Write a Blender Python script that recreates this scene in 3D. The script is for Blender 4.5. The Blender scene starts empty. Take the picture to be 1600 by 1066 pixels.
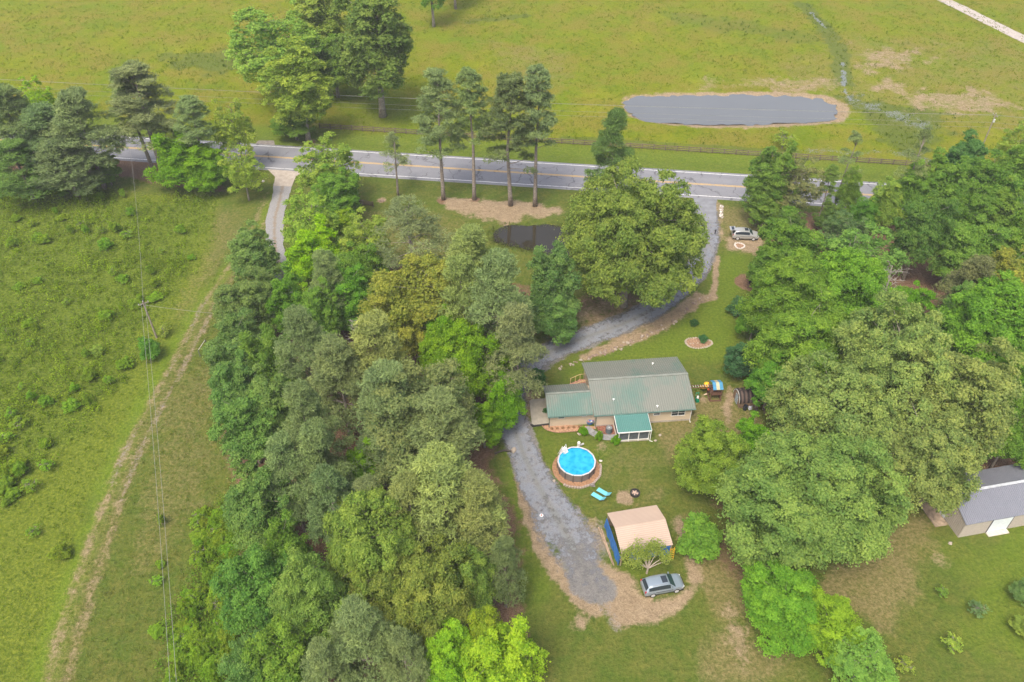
import bpy, math, random
import numpy as np
from mathutils import Vector, Matrix

# ------------------------------------------------------------------ camera, world, sun, exposure
scene = bpy.context.scene
CAM_H, FPX, PITCH = 78.0, 1244.0, math.radians(41.04)
cam_d = bpy.data.cameras.new('camera'); cam = bpy.data.objects.new('camera', cam_d)
scene.collection.objects.link(cam)
cam_d.sensor_width = 36; cam_d.lens = 36*FPX/1600; cam_d.clip_start = 1; cam_d.clip_end = 6000
cam.location = (0, 0, CAM_H); cam.rotation_euler = (math.pi/2-PITCH, 0, 0)
scene.camera = cam

SUN_EL, SUN_AZ = math.radians(60), math.radians(205)      # azimuth clockwise from +Y
w = bpy.data.worlds.new('World'); scene.world = w; w.use_nodes = True
nt = w.node_tree; bg = nt.nodes['Background']
sky = nt.nodes.new('ShaderNodeTexSky'); sky.sky_type = 'NISHITA'; sky.sun_disc = False
sky.sun_elevation = SUN_EL; sky.sun_rotation = SUN_AZ
sky.air_density = 0.9; sky.dust_density = 7.0; sky.ozone_density = 0.6; sky.altitude = 200
nt.links.new(sky.outputs[0], bg.inputs[0]); bg.inputs[1].default_value = 0.15
sd = bpy.data.lights.new('sun', 'SUN'); sun = bpy.data.objects.new('sun', sd); scene.collection.objects.link(sun)
sd.energy = 1.3; sd.angle = math.radians(16); sd.color = (1, .93, .82)
sdir = Vector((math.sin(SUN_AZ)*math.cos(SUN_EL), math.cos(SUN_AZ)*math.cos(SUN_EL), math.sin(SUN_EL)))
sun.rotation_euler = sdir.to_track_quat('Z', 'Y').to_euler(); sun.location = (0, -20, 120)
vs = scene.view_settings; vs.view_transform = 'Standard'; vs.look = 'None'; vs.gamma = 1; vs.use_curve_mapping = False
vs.exposure = 0.97
scene.cycles.max_bounces = 7; scene.cycles.diffuse_bounces = 5; scene.cycles.glossy_bounces = 2
scene.cycles.transmission_bounces = 5; scene.cycles.transparent_max_bounces = 6; scene.cycles.volume_bounces = 0

COL = scene.collection
def P(px, py, z=0.0):
    """site survey: the ground point (at height z) seen at a photo position"""
    x = (px-800)/FPX; u = -(py-533)/FPX
    dy = math.cos(PITCH)+u*math.sin(PITCH); dz = -math.sin(PITCH)+u*math.cos(PITCH)
    t = (CAM_H-z)/-dz
    return Vector((x*t, dy*t, z))
def depth(p): return p.y*math.cos(PITCH)-(p.z-CAM_H)*math.sin(PITCH)
def PL(pts): return [tuple(P(*q).xy) for q in pts]

# ------------------------------------------------------------------ numpy noise
def _hash(ix, iy, seed):
    n = (ix.astype(np.int64)*374761393 + iy.astype(np.int64)*668265263 + seed*1274126177) & 0xffffffff
    n = ((n ^ (n >> 13))*1103515245) & 0xffffffff
    return ((n ^ (n >> 16)) & 0xffff)/65535.0
def vnoise(x, y, seed=0):
    ix = np.floor(x); iy = np.floor(y); fx = x-ix; fy = y-iy
    fx = fx*fx*(3-2*fx); fy = fy*fy*(3-2*fy)
    a = _hash(ix, iy, seed); b = _hash(ix+1, iy, seed); c = _hash(ix, iy+1, seed); d = _hash(ix+1, iy+1, seed)
    return (a*(1-fx)+b*fx)*(1-fy)+(c*(1-fx)+d*fx)*fy
def fbm(x, y, scale, seed=0, oct=4):
    s = 0; amp = 1; tot = 0; f = 1/scale
    for o in range(oct):
        s = s+amp*vnoise(x*f+17*o, y*f-9*o, seed+o); tot += amp; amp *= .55; f *= 2.03
    return s/tot*2-1

# ------------------------------------------------------------------ node material helpers
class NM:
    def __init__(s, name, rough=.8, spec=.3):
        s.m = bpy.data.materials.new(name); s.m.use_nodes = True
        s.t = s.m.node_tree; s.b = s.t.nodes['Principled BSDF']
        s.b.inputs['Roughness'].default_value = rough; s.b.inputs['Specular IOR Level'].default_value = spec
        s._c = None
    def n(s, kind, **kw):
        nd = s.t.nodes.new(kind)
        for k, v in kw.items(): setattr(nd, k, v)
        return nd
    def ln(s, a, b): s.t.links.new(a, b)
    def co(s, kind='Object'):
        if s._c is None: s._c = s.n('ShaderNodeTexCoord')
        return s._c.outputs[kind]
    def pos(s):
        g = s.n('ShaderNodeNewGeometry'); return g.outputs['Position']
    def noise(s, scale, detail=3, rough=.55, vec=None, stretch=None, dist=0):
        nd = s.n('ShaderNodeTexNoise'); nd.inputs['Scale'].default_value = scale
        nd.inputs['Detail'].default_value = detail; nd.inputs['Roughness'].default_value = rough
        nd.inputs['Distortion'].default_value = dist
        v = vec if vec is not None else s.co()
        if stretch:
            mp = s.n('ShaderNodeMapping'); mp.inputs['Scale'].default_value = stretch; s.ln(v, mp.inputs[0]); v = mp.outputs[0]
        s.ln(v, nd.inputs['Vector']); return nd.outputs['Fac']
    def ramp(s, fac, stops):
        r = s.n('ShaderNodeValToRGB'); e = r.color_ramp.elements
        while len(e) < len(stops): e.new(.5)
        for i, (p, c) in enumerate(stops):
            e[i].position = p; e[i].color = (c, c, c, 1) if not hasattr(c, '__len__') else (*c, 1)
        s.ln(fac, r.inputs[0]); return r.outputs[0]
    def math(s, op, a, b=0.0, clamp=False):
        nd = s.n('ShaderNodeMath', operation=op, use_clamp=clamp)
        for i, v in enumerate((a, b)):
            if isinstance(v, (int, float)): nd.inputs[i].default_value = v
            else: s.ln(v, nd.inputs[i])
        return nd.outputs[0]
    def mix(s, fac, a, b, blend='MIX'):
        nd = s.n('ShaderNodeMix', data_type='RGBA', blend_type=blend)
        for i, v in ((0, fac), (6, a), (7, b)):
            if isinstance(v, (int, float)): nd.inputs[i].default_value = v
            elif isinstance(v, tuple): nd.inputs[i].default_value = (*v[:3], 1)
            else: s.ln(v, nd.inputs[i])
        return nd.outputs[2]
    def attr(s, name, kind='GEOMETRY'):
        nd = s.n('ShaderNodeAttribute', attribute_name=name, attribute_type=kind); return nd
    def color(s, c):
        if isinstance(c, tuple): s.b.inputs['Base Color'].default_value = (*c, 1)
        else: s.ln(c, s.b.inputs['Base Color'])
    def bump(s, h, strength=.4, dist=.1):
        b = s.n('ShaderNodeBump'); b.inputs['Strength'].default_value = strength; b.inputs['Distance'].default_value = dist
        s.ln(h, b.inputs['Height']); s.ln(b.outputs[0], s.b.inputs['Normal'])

MATS = {}
def mat(name, col, rough=.7, spec=.3, var=.15, scale=3.0, metal=0, bump=0):
    """painted / plastic / masonry surface with a little procedural dirt"""
    if name in MATS: return MATS[name]
    m = NM(name, rough, spec); m.b.inputs['Metallic'].default_value = metal
    n1 = m.noise(scale, 4, .6)
    dark = tuple(c*(1-var*1.6) for c in col); lite = tuple(min(1, c*(1+var)) for c in col)
    m.color(m.ramp(n1, [(.3, dark), (.7, lite)]))
    if bump: m.bump(m.noise(scale*6, 3), bump, .03)
    MATS[name] = m.m; return m.m

# ------------------------------------------------------------------ mesh helpers
def raw_mesh(name, v, f, smooth=False):
    """v (n,3) array, f (m,k) int array with constant k"""
    me = bpy.data.meshes.new(name); v = np.asarray(v, np.float32); f = np.asarray(f, np.int32)
    me.vertices.add(len(v)); me.vertices.foreach_set('co', v.ravel())
    k = f.shape[1]; me.loops.add(f.size); me.loops.foreach_set('vertex_index', f.ravel())
    me.polygons.add(len(f)); me.polygons.foreach_set('loop_start', np.arange(0, f.size, k, dtype=np.int32))
    if smooth: me.polygons.foreach_set('use_smooth', np.ones(len(f), bool))
    me.update(calc_edges=True); return me

class MB:
    def __init__(s): s.v = []; s.f = []
    def add(s, vs_, fs):
        o = len(s.v); s.v += [tuple(p) for p in vs_]; s.f += [tuple(o+i for i in f) for f in fs]; return s
    def box(s, c, d, rz=0, rx=0, ry=0, taper=1):
        M = Matrix.Translation(c) @ Matrix.Rotation(rz, 4, 'Z') @ Matrix.Rotation(ry, 4, 'Y') @ Matrix.Rotation(rx, 4, 'X')
        vs_ = []
        for z in (-.5, .5):
            k = taper if z > 0 else 1
            for x, y in ((-.5, -.5), (.5, -.5), (.5, .5), (-.5, .5)): vs_.append(M @ Vector((x*d[0]*k, y*d[1]*k, z*d[2])))
        return s.add(vs_, [(3, 2, 1, 0), (4, 5, 6, 7), (0, 1, 5, 4), (1, 2, 6, 5), (2, 3, 7, 6), (3, 0, 4, 7)])
    def tube(s, pts, r, n=7, caps=True):
        pts = [Vector(p) for p in pts]; rs = r if hasattr(r, '__len__') else [r]*len(pts)
        rings = []
        for i, p in enumerate(pts):
            d = (pts[min(i+1, len(pts)-1)]-pts[max(i-1, 0)]).normalized()
            a = d.orthogonal() if abs(d.z) < .9 else Vector((1, 0, 0)) - d*d.x
            a.normalize(); b = d.cross(a)
            rings.append([p+(a*math.cos(2*math.pi*k/n)+b*math.sin(2*math.pi*k/n))*rs[i] for k in range(n)])
        fs = []
        for i in range(len(pts)-1):
            for k in range(n):
                k2 = (k+1) % n; fs.append((i*n+k, i*n+k2, (i+1)*n+k2, (i+1)*n+k))
        if caps: fs += [tuple(range(n-1, -1, -1)), tuple((len(pts)-1)*n+k for k in range(n))]
        return s.add([q for R in rings for q in R], fs)
    def cyl(s, c, r, h, n=16, r2=None):
        c = Vector(c); return s.tube([c, c+Vector((0, 0, h))], [r, r if r2 is None else r2], n)
    def prism(s, poly, z0, z1):
        n = len(poly)
        return s.add([(x, y, z0) for x, y in poly]+[(x, y, z1) for x, y in poly],
                     [tuple(range(n-1, -1, -1)), tuple(range(n, 2*n))]+[(i, (i+1) % n, n+(i+1) % n, n+i) for i in range(n)])
    def blob(s, c, r, seed=0, n=8, m=5, j=.2):
        rg = random.Random(seed); c = Vector(c); vs_ = [c+Vector((0, 0, -r[2]))]; fs = []
        for i in range(1, m):
            t = -math.pi/2+math.pi*i/m
            for k in range(n):
                a = 2*math.pi*k/n; q = 1+rg.uniform(-j, j)
                vs_.append(c+Vector((r[0]*math.cos(t)*math.cos(a)*q, r[1]*math.cos(t)*math.sin(a)*q, r[2]*math.sin(t)*(1+rg.uniform(-j, j)*.5))))
        vs_.append(c+Vector((0, 0, r[2])))
        for k in range(n): fs.append((0, 1+(k+1) % n, 1+k))
        for i in range(m-2):
            for k in range(n): a = 1+i*n; fs.append((a+k, a+(k+1) % n, a+n+(k+1) % n, a+n+k))
        a = 1+(m-2)*n
        for k in range(n): fs.append((a+k, a+(k+1) % n, len(vs_)-1))
        return s.add(vs_, fs)
    def build(s, name, m, parent=None, smooth=False, bevel=0):
        me = bpy.data.meshes.new(name); me.from_pydata(s.v, [], s.f); me.materials.append(m)
        if smooth:
            me.polygons.foreach_set('use_smooth', np.ones(len(me.polygons), bool)); me.set_sharp_from_angle(angle=math.radians(38))
        me.update(); o = bpy.data.objects.new(name, me); COL.objects.link(o)
        if parent: o.parent = parent
        if bevel:
            b = o.modifiers.new('bevel', 'BEVEL'); b.width = bevel; b.segments = 1; b.limit_method = 'ANGLE'
        return o

def tag(o, label=None, cat=None, group=None, kind=None):
    if label: o['label'] = label
    if cat: o['category'] = cat
    if group: o['group'] = group
    if kind: o['kind'] = kind
    return o
def thing(name, loc, rz, label, cat, group=None):
    o = bpy.data.objects.new(name, None); COL.objects.link(o); o.location = loc; o.rotation_euler = (0, 0, rz)
    o.empty_display_size = .3
    return tag(o, label, cat, group)
def copy_tree(o, parent=None):
    c = o.copy(); COL.objects.link(c); c.parent = parent
    for ch in o.children: copy_tree(ch, c)
    return c

# ------------------------------------------------------------------ GROUND
def dist_polyline(X, Y, pts, closed=False):
    d = np.full(X.shape, 1e9)
    n = len(pts); segs = range(n if closed else n-1)
    for i in segs:
        ax, ay = pts[i]; bx, by = pts[(i+1) % n]; dx, dy = bx-ax, by-ay; L = dx*dx+dy*dy+1e-9
        t = np.clip(((X-ax)*dx+(Y-ay)*dy)/L, 0, 1)
        d = np.minimum(d, np.hypot(X-ax-t*dx, Y-ay-t*dy))
    return d
def inside(X, Y, pts):
    r = np.zeros(X.shape, bool); n = len(pts)
    for i in range(n):
        ax, ay = pts[i]; bx, by = pts[(i+1) % n]
        if ay == by: continue
        c = ((ay > Y) != (by > Y)) & (X < (bx-ax)*(Y-ay)/(by-ay)+ax); r ^= c
    return r
def sdf(X, Y, pts): return np.where(inside(X, Y, pts), 1, -1)*dist_polyline(X, Y, pts, True)   # + inside
def sst(a, b, x): t = np.clip((x-a)/(b-a), 0, 1); return t*t*(3-2*t)

ROAD_A = Vector((1, -.128)).normalized(); ROAD_N = Vector((-ROAD_A.y, ROAD_A.x))
def road_pt(s_, off): q = Vector((0, 140.2))+ROAD_A*s_+ROAD_N*off; return (q.x, q.y)
pond_far = PL([(976, 158), (992, 151), (1040, 149), (1100, 148), (1180, 148), (1250, 150), (1285, 155), (1308, 164), (1314, 176), (1300, 187), (1260, 191), (1200, 193), (1150, 195), (1100, 195), (1050, 192), (1010, 188), (988, 180), (978, 169)])
pond_near = PL([(768, 368), (776, 358), (795, 352), (825, 351), (860, 351), (893, 357), (905, 372), (900, 390), (885, 400), (862, 398), (835, 393), (808, 386), (788, 383), (773, 377)])
drive_pts = [(1103, 330, 4.6), (1104, 345, 4.4), (1106, 362, 4.2), (1103, 385, 4.0), (1096, 408, 3.9), (1082, 430, 3.9), (1058, 455, 4.0), (1022, 482, 4.1), (975, 506, 4.1), (925, 524, 4.1), (880, 541, 4.0), (845, 558, 4.0), (815, 585, 3.9), (798, 615, 3.9), (799, 650, 3.9), (811, 692, 4.1), (829, 735, 4.3), (848, 772, 4.8), (868, 806, 6.0), (890, 845, 7.4), (909, 885, 6.4), (930, 922, 5.0), (948, 952, 4.2), (960, 974, 3.2)]
track_c = [(425, 300), (408, 345), (385, 390), (350, 440), (326, 478), (300, 530), (268, 590), (235, 650), (205, 710), (178, 780), (150, 860), (125, 935), (104, 1005), (85, 1080), (70, 1150)]
left_drive = [(443, 285, 3.6), (440, 300, 3.3), (436, 318, 3.2), (430, 340, 3.2), (429, 365, 3.0), (432, 395, 2.8), (440, 425, 2.7), (450, 455, 2.6), (455, 480, 2.4)]
far_drive = [(1440, -18, 4.2), (1470, -2, 4.2), (1500, 12, 4.2), (1540, 32, 4.2), (1580, 52, 4.2), (1625, 74, 4.2), (1680, 100, 4.2)]

def axis(lo, hi, step, ext):
    a = list(np.arange(lo, hi+.001, step)); g = step; x = hi; up = []
    while x < ext: g *= 1.35; x += g; up.append(x)
    g = step; x = lo; dn = []
    while x > -ext: g *= 1.35; x -= g; dn.append(x)
    return np.array(dn[::-1]+a+up)
ax = axis(-165, 165, .5, 3500); ay = axis(26, 262, .5, 3500)
X, Y = np.meshgrid(ax, ay); X = X.astype(float); Y = Y.astype(float)
N1 = fbm(X, Y, 6, 1); N2 = fbm(X, Y, 2.2, 5); N3 = fbm(X, Y, 22, 9); N4 = fbm(X, Y, 1.1, 13, 3)
def poly(pts, soft=.6, amp=1.0): d = sdf(X, Y, PL(pts)); return sst(-soft, soft, d+N1*amp*1.2+N2*amp*.9)
def line(pts, wid, soft=.5, amp=.6): d = dist_polyline(X, Y, PL(pts)); return sst(-soft, soft, wid-d+N2*amp+N4*amp*.6)
def spot(px, py, r, soft=.6, amp=.7):
    q = P(px, py); return sst(-soft, soft, r-np.hypot(X-q.x, Y-q.y)+N2*amp+N1*amp*.6)
rd = (X-0)*ROAD_N.x+(Y-140.2)*ROAD_N.y           # signed distance north of the road axis
meadow = sst(9, 16, rd+N1*2)
verge = sst(4, 5, rd)*(1-sst(12, 15, rd))
scrub = poly([(-200, 275), (60, 285), (160, 285), (240, 320), (330, 305), (345, 330), (318, 380), (300, 425), (268, 470), (215, 520), (205, 570), (160, 620), (120, 690), (60, 740), (-20, 800), (-300, 850)], 1.5, 2.2)
scrub = np.maximum(scrub, poly([(345, 770), (400, 800), (440, 900), (430, 1100), (290, 1100), (310, 1000), (330, 900)], 1.2, 1.8))
weeds = poly([(-200, 270), (345, 310), (330, 420), (215, 640), (150, 760), (95, 990), (60, 1120), (-300, 1120)], 1.5, 1.2)
dry = np.maximum.reduce([
    poly([(330, 320), (385, 330), (360, 400), (320, 450), (290, 500), (262, 500), (290, 440), (325, 380)], 2, 1.2)*.55,
    poly([(250, 620), (330, 560), (350, 700), (330, 790), (250, 860), (200, 940), (215, 740)], 2.5, 2.5)*.5,
    poly([(1000, 620), (1170, 600), (1200, 700), (1060, 720), (980, 800), (1060, 780), (1150, 860), (1180, 960), (1120, 990), (1080, 870)], 2.2, 2.2)*.85,
    poly([(1330, 800), (1480, 800), (1430, 900), (1400, 1000), (1290, 930)], 2.5, 2.5)*.9,
    poly([(1090, 960), (1250, 1000), (1280, 1080), (1060, 1080)], 2.5, 2.5)*.8,
    poly([(960, 690), (1040, 700), (1030, 780), (960, 780)], 2.5, 3)*.5,
    poly([(560, 330), (700, 330), (760, 370), (740, 420), (600, 400)], 2.5, 2)*.5,
    poly([(1180, 100), (1330, 60), (1640, 60), (1640, 220), (1330, 180)], 5, 5)*.45,
    poly([(760, 60), (900, 80), (880, 130), (780, 120)], 5, 5)*.5,
    poly([(1115, 315), (1200, 330), (1190, 400), (1120, 390)], 1.2, 1.2)*.8])
lush = np.maximum.reduce([
    line([(440, 300), (395, 372), (340, 440), (296, 505), (240, 600), (195, 690), (160, 780), (120, 880), (80, 1010), (50, 1100)], 1.1, 1.2, .8),
    verge*.55,
    poly([(1130, 390), (1180, 400), (1150, 560), (1090, 560), (900, 590), (900, 560), (1040, 520), (1110, 470)], 2, 1.5)*.7,
    poly([(800, 730), (820, 850), (870, 920), (840, 960), (810, 900)], 1.5, 1)*.7,
    poly([(840, 680), (960, 700), (880, 760), (860, 740)], 1.5, 1)*.4,
    poly([(1480, 850), (1640, 830), (1640, 1020), (1500, 1000)], 3, 3)*.6,
    poly([(970, 870), (1030, 880), (1010, 905), (975, 900)], .8, .6)*.7,
    poly([(540, 150), (720, 160), (800, 210), (560, 200)], 4, 3)*.6])
ddr = dist_polyline(X, Y, PL([q[:2] for q in drive_pts]))
nd = [q for q in drive_pts]
dirt = np.maximum.reduce([
    poly([(1125, 365), (1190, 370), (1200, 400), (1130, 392)], .8, .8)*.8,
    line([(1118, 318), (1120, 350), (1127, 372)], 1.0, .5, .5)*.6,
    line([(1119, 402), (1118, 440), (1113, 463)], .5, .3, .25),
    line([(1113, 463), (1085, 472), (1050, 500), (1010, 522), (960, 540), (915, 558)], .9, .5, .5),
    line([(1090, 462), (1055, 487), (1010, 510), (960, 530)], 1.0, .5, .5)*.8,
    line([(815, 745), (830, 800), (845, 850), (870, 890), (905, 935), (930, 955)], 1.0, .4, .5),
    poly([(905, 850), (955, 890), (990, 900), (1000, 930), (1065, 930), (1080, 900), (1068, 850), (1052, 810), (1062, 800), (1085, 880), (1088, 925), (1060, 965), (1010, 978), (960, 975), (920, 930), (890, 900)], .8, .9),
    poly([(900, 950), (925, 960), (915, 985), (895, 980)], .7, .8)*.8,
    poly([(880, 790), (935, 815), (950, 850), (930, 870), (900, 840)], .8, .8)*.7,
    spot(977, 778, 1.15, .35, .3), spot(901, 745, 0, .3, .2),
    poly([(688, 308), (720, 312), (760, 316), (800, 312), (850, 318), (888, 332), (830, 340), (790, 350), (760, 342), (700, 326)], 1.3, 2.0)*.9,
    poly([(965, 520), (880, 505), (900, 540), (840, 545), (870, 500), (960, 460), (990, 470)], 1, 1)*.45,
    poly([(855, 660), (895, 678), (940, 668), (930, 660)], .5, .3)*.0,
    poly([(825, 590), (845, 612), (835, 650), (818, 660), (812, 620)], .6, .6)*.6,
    poly([(1345, 80), (1455, 78), (1425, 108), (1360, 112)], 4, 6)*.58,
    poly([(1390, 138), (1450, 140), (1600, 152), (1620, 180), (1500, 178), (1430, 160)], 4, 7)*.58,
    poly([(1335, 98), (1420, 128), (1450, 160), (1380, 140)], 3.5, 5.5)*.56,
    poly([(1060, 142), (1130, 125), (1310, 120), (1316, 142), (1200, 142)], 3, 4)*.5,
    poly([(1125, 640), (1140, 600), (1150, 620), (1140, 670)], .6, .6)*.9,
    spot(1100, 623, .9, .6, .6)*.6,
    poly([(1140, 950), (1190, 1000), (1160, 1040), (1130, 1000)], 1.2, 1.4)*.55,
    spot(1470, 875, 1.2, .8, .8)*.4, spot(597, 313, .8, .3, .3), spot(937, 625, 1.0, .6, .5)*.4,
    spot(941, 697, .8, .4, .4)*.5])
sd_ = sdf(X, Y, pond_far)
dirt = np.maximum(dirt, sst(-2.2, -.6, sd_+N2*1.3+(X-45)*.03)*.8)
litter = np.maximum.reduce([
    poly([(-100, 265), (170, 270), (230, 285), (350, 300), (300, 240), (-100, 235)], 1.5, 1)*.9,
    poly([(1195, 330), (1560, 320), (1700, 500), (1600, 760), (1330, 780), (1190, 640), (1200, 420)], 1.5, 1.5),
    poly([(1180, 585), (1230, 590), (1240, 660), (1205, 650)], .8, .8),
    spot(1172, 443, 2.4, .5, .5),
    poly([(560, 450), (640, 400), (850, 460), (800, 600), (780, 680), (760, 720), (820, 860), (820, 1100), (420, 1100), (350, 700), (370, 450)], 2, 1.5)*.85,
    spot(962, 488, 6.5, 1.5, 1.5)*.55, spot(985, 470, 4, 1.2, 1.2)*.3,
    poly([(1110, 770), (1180, 800), (1200, 940), (1130, 880)], 1.5, 1.5)*.55,
    spot(693, 314, 1.2, .3, .4), spot(741, 312, 1.2, .3, .4), spot(798, 322, 1.6, .3, .4), spot(836, 324, 1.5, .3, .4),
    spot(598, 181, 1.5, .4, .4)*.4, spot(482, 221, 1.6, .5, .5)*.7])
grav = sst(-.8, .5, 2.0-dist_polyline(X, Y, PL([q[:2] for q in drive_pts[:-2]]))+N2*.9)*.9
grav = np.maximum(grav, poly([(860, 790), (940, 820), (955, 860), (940, 920), (965, 985), (940, 975), (900, 920)], 1.4, 1.8)*.5)
tc = PL(track_c)
for off in (-.95, .95):
    t2 = []
    for i, (x, y) in enumerate(tc):
        a = Vector(tc[max(i-1, 0)]); b = Vector(tc[min(i+1, len(tc)-1)]); d_ = (b-a).normalized(); t2.append((x-d_.y*off, y+d_.x*off))
    dd = dist_polyline(X, Y, t2)
    fade = sst(-30, 22, -(Y-128))*.95
    rut = sst(-.35, .3, .50-dd+N2*.4+N4*.2)*fade
    dirt = np.maximum(dirt, rut*.36); dry = np.maximum(dry, rut*.8); grav = np.maximum(grav, rut*(.05+.36*(N3 > .2)))
tk = sst(0, 1.6, 2.6-dist_polyline(X, Y, tc)+N2*.6)*fade; dry = np.maximum(dry, tk*.5); lush = lush*(1-.7*rut)
wet = np.maximum.reduce([
    line([(1316, 98), (1318, 120), (1320, 145), (1330, 158)], .5, .5, .9)*.65,
    line([(1330, 155), (1360, 165), (1400, 180), (1440, 195)], 2.4, 2.2, 4.5)*.5,
    line([(1260, 236), (1330, 238), (1420, 240), (1450, 250)], 1.4, 1.2, 2.8)*.42,
    line([(1268, 20), (1280, 35), (1290, 44)], .5, .4, .6)*.9])
tall = np.maximum.reduce([line([(1255, 8), (1290, 45), (1310, 80), (1318, 130)], 2.2, 1.5, 1.6),
    poly([(1310, 150), (1480, 180), (1460, 245), (1380, 240)], 3, 4)*.9,
    line([(730, 35), (820, 25)], 2.2, 1.5, 2)*.7, poly([(1000, 10), (1100, 20), (1290, 50), (1280, 70), (1180, 60), (1050, 40)], 4, 4)*.5,
    poly([(240, 80), (400, 75), (420, 110), (300, 115)], 4, 3)*.8, line([(880, 215), (1000, 222), (1250, 238)], .9, .6, .7)*.7])
Z = N3*.10+N1*.04
near = np.clip(1-np.minimum(np.abs(rd)-7, ddr-3)/8, 0, 1)
flatm = ((X > 0) & (X < 30) & (Y > 48) & (Y < 84))
Z = Z*(1-near)*np.where(flatm, .1, 1); Z = np.minimum(Z, .06)
Z = np.where((X > 48) & (X < 75) & (Y > 50) & (Y < 66), 0, Z)
sp = sdf(X, Y, pond_far); Z = Z*(1-sst(-5, -2, sp))-sst(-1.6, 3, sp)*.9
sp2 = sdf(X, Y, pond_near); Z = Z*(1-sst(-3, -1, sp2))-sst(-1.0, 2, sp2)*.8
Z = Z-.22*sst(6.5, 8.5, rd)*(1-sst(9, 12, rd))-.25*sst(6.5, 8.5, -rd)*(1-sst(9, 12, -rd))*(X < 28)*(X > -40)
Z = np.where((np.abs(X) > 168) | (Y > 262) | (Y < 26), 0, Z)
ny, nx = X.shape; idx = np.arange(nx*ny).reshape(ny, nx)
F = np.stack([idx[:-1, :-1], idx[:-1, 1:], idx[1:, 1:], idx[1:, :-1]], -1).reshape(-1, 4)
me = raw_mesh('ground', np.stack([X, Y, Z], -1).reshape(-1, 3), F, True)
for nm, ch in (('mask_a', (meadow, scrub, dirt, litter)), ('mask_b', (dry, lush, grav, wet)), ('mask_c', (weeds, tall, verge, meadow*0))):
    a = me.attributes.new(nm, 'FLOAT_COLOR', 'POINT'); a.data.foreach_set('color', np.stack(ch, -1).reshape(-1).astype(np.float32))
g = bpy.data.objects.new('ground', me); COL.objects.link(g); tag(g, kind='structure')

m = NM('ground_cover', .95, .1); pos = m.pos()
nf = m.noise(7, 5, .75, pos); nm_ = m.noise(1.1, 6, .68, pos, dist=.4); nl = m.noise(.12, 4, .6, pos); nb = m.noise(2.6, 5, .7, pos)
nl2 = m.noise(.33, 5, .65, pos, dist=.5)
mw = m.noise(.09, 5, .65, pos, (1, .5, 1), dist=1.2)
nmx = m.math('ADD', m.math('MULTIPLY', nm_, .55), m.math('MULTIPLY', nb, .45))
lawn = m.mix(m.ramp(nmx, [(.36, 0), (.64, 1)]), (.064, .102, .012), (.138, .138, .030))
lawn = m.mix(m.math('MULTIPLY', m.ramp(nl2, [(.42, 0), (.64, 1)]), .75), lawn, m.mix(nb, (.046, .090, .009), (.084, .126, .016)))
A = m.attr('mask_a'); B = m.attr('mask_b'); Cc = m.attr('mask_c')
sa = m.n('ShaderNodeSeparateColor'); m.ln(A.outputs['Color'], sa.inputs[0]); sb = m.n('ShaderNodeSeparateColor'); m.ln(B.outputs['Color'], sb.inputs[0])
sc_ = m.n('ShaderNodeSeparateColor'); m.ln(Cc.outputs['Color'], sc_.inputs[0])
def brk(mask, n_, k=1.1, lo=.32, hi=.68):      # noise-broken edge
    v = m.math('ADD', mask, m.math('MULTIPLY', m.math('SUBTRACT', n_, .5), k)); v = m.math('MINIMUM', v, m.math('MULTIPLY', mask, 4.0))
    return m.ramp(v, [(lo, 0), (hi, 1)])
weedc = m.mix(m.ramp(nb, [(.35, 0), (.65, 1)]), (.075, .118, .008), (.150, .178, .020))
c = m.mix(sc_.outputs[0], lawn, weedc)
mead = m.mix(m.ramp(nm_, [(.3, 0), (.7, 1)]), (.100, .150, .002), (.180, .196, .004))
ng = m.noise(.045, 4, .6, pos)
mead = m.mix(m.math('MULTIPLY', m.ramp(mw, [(.5, 0), (.66, 1)]), .5), mead, (.07, .115, .006))
mead = m.mix(m.math('MULTIPLY', m.ramp(mw, [(.34, 1), (.46, 0)]), .45), mead, (.235, .225, .02))
mead = m.mix(m.math('MULTIPLY', m.ramp(ng, [(.44, 0), (.6, 1)]), .6), mead, m.mix(nmx, (.080, .142, .004), (.142, .188, .008)))
mead = m.mix(m.ramp(nl, [(.42, 0), (.62, 1)]), mead, m.mix(m.ramp(nb, [(.4, 0), (.6, 1)]), (.140, .146, .010), (.19, .168, .026)))
c = m.mix(sa.outputs[0], c, mead)
scr = m.mix(m.ramp(nb, [(.35, 0), (.6, 1)]), (.050, .088, .006), (.125, .165, .018))
c = m.mix(sa.outputs[1], c, scr)
c = m.mix(sb.outputs[1], c, m.mix(m.ramp(nb, [(.3, 0), (.7, 1)]), (.085, .145, .010), (.135, .185, .016)))
dn_ = m.math('ADD', m.math('MULTIPLY', nl2, .4), m.math('ADD', m.math('MULTIPLY', nm_, .3), m.math('MULTIPLY', nb, .3)))
c = m.mix(m.math('MULTIPLY', brk(sb.outputs[0], dn_, 2.6, .25, .95), .8), c, m.mix(m.ramp(nb, [(.35, 0), (.65, 1)]), (.14, .12, .04), (.225, .18, .085)))
c = m.mix(m.math('MULTIPLY', brk(sc_.outputs[1], nb, 1.0), .8), c, m.mix(nf, (.06, .09, .014), (.12, .15, .03)))
lit = m.mix(m.ramp(nf, [(.35, 0), (.65, 1)]), (.11, .065, .038), (.235, .15, .095))
c = m.mix(brk(m.attr('mask_a').outputs['Alpha'], nm_, 1.1), c, lit)
drt = m.mix(m.ramp(m.math('ADD', m.math('MULTIPLY', nf, .5), m.math('MULTIPLY', nm_, .5)), [(.36, 0), (.64, 1)]), (.195, .142, .085), (.335, .26, .165))
c = m.mix(brk(sa.outputs[2], dn_, 3.0, .22, .74), c, drt)
grc = m.mix(m.ramp(m.noise(14, 3, .8, pos), [(.3, 0), (.7, 1)]), (.115, .112, .105), (.245, .235, .22))
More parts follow.
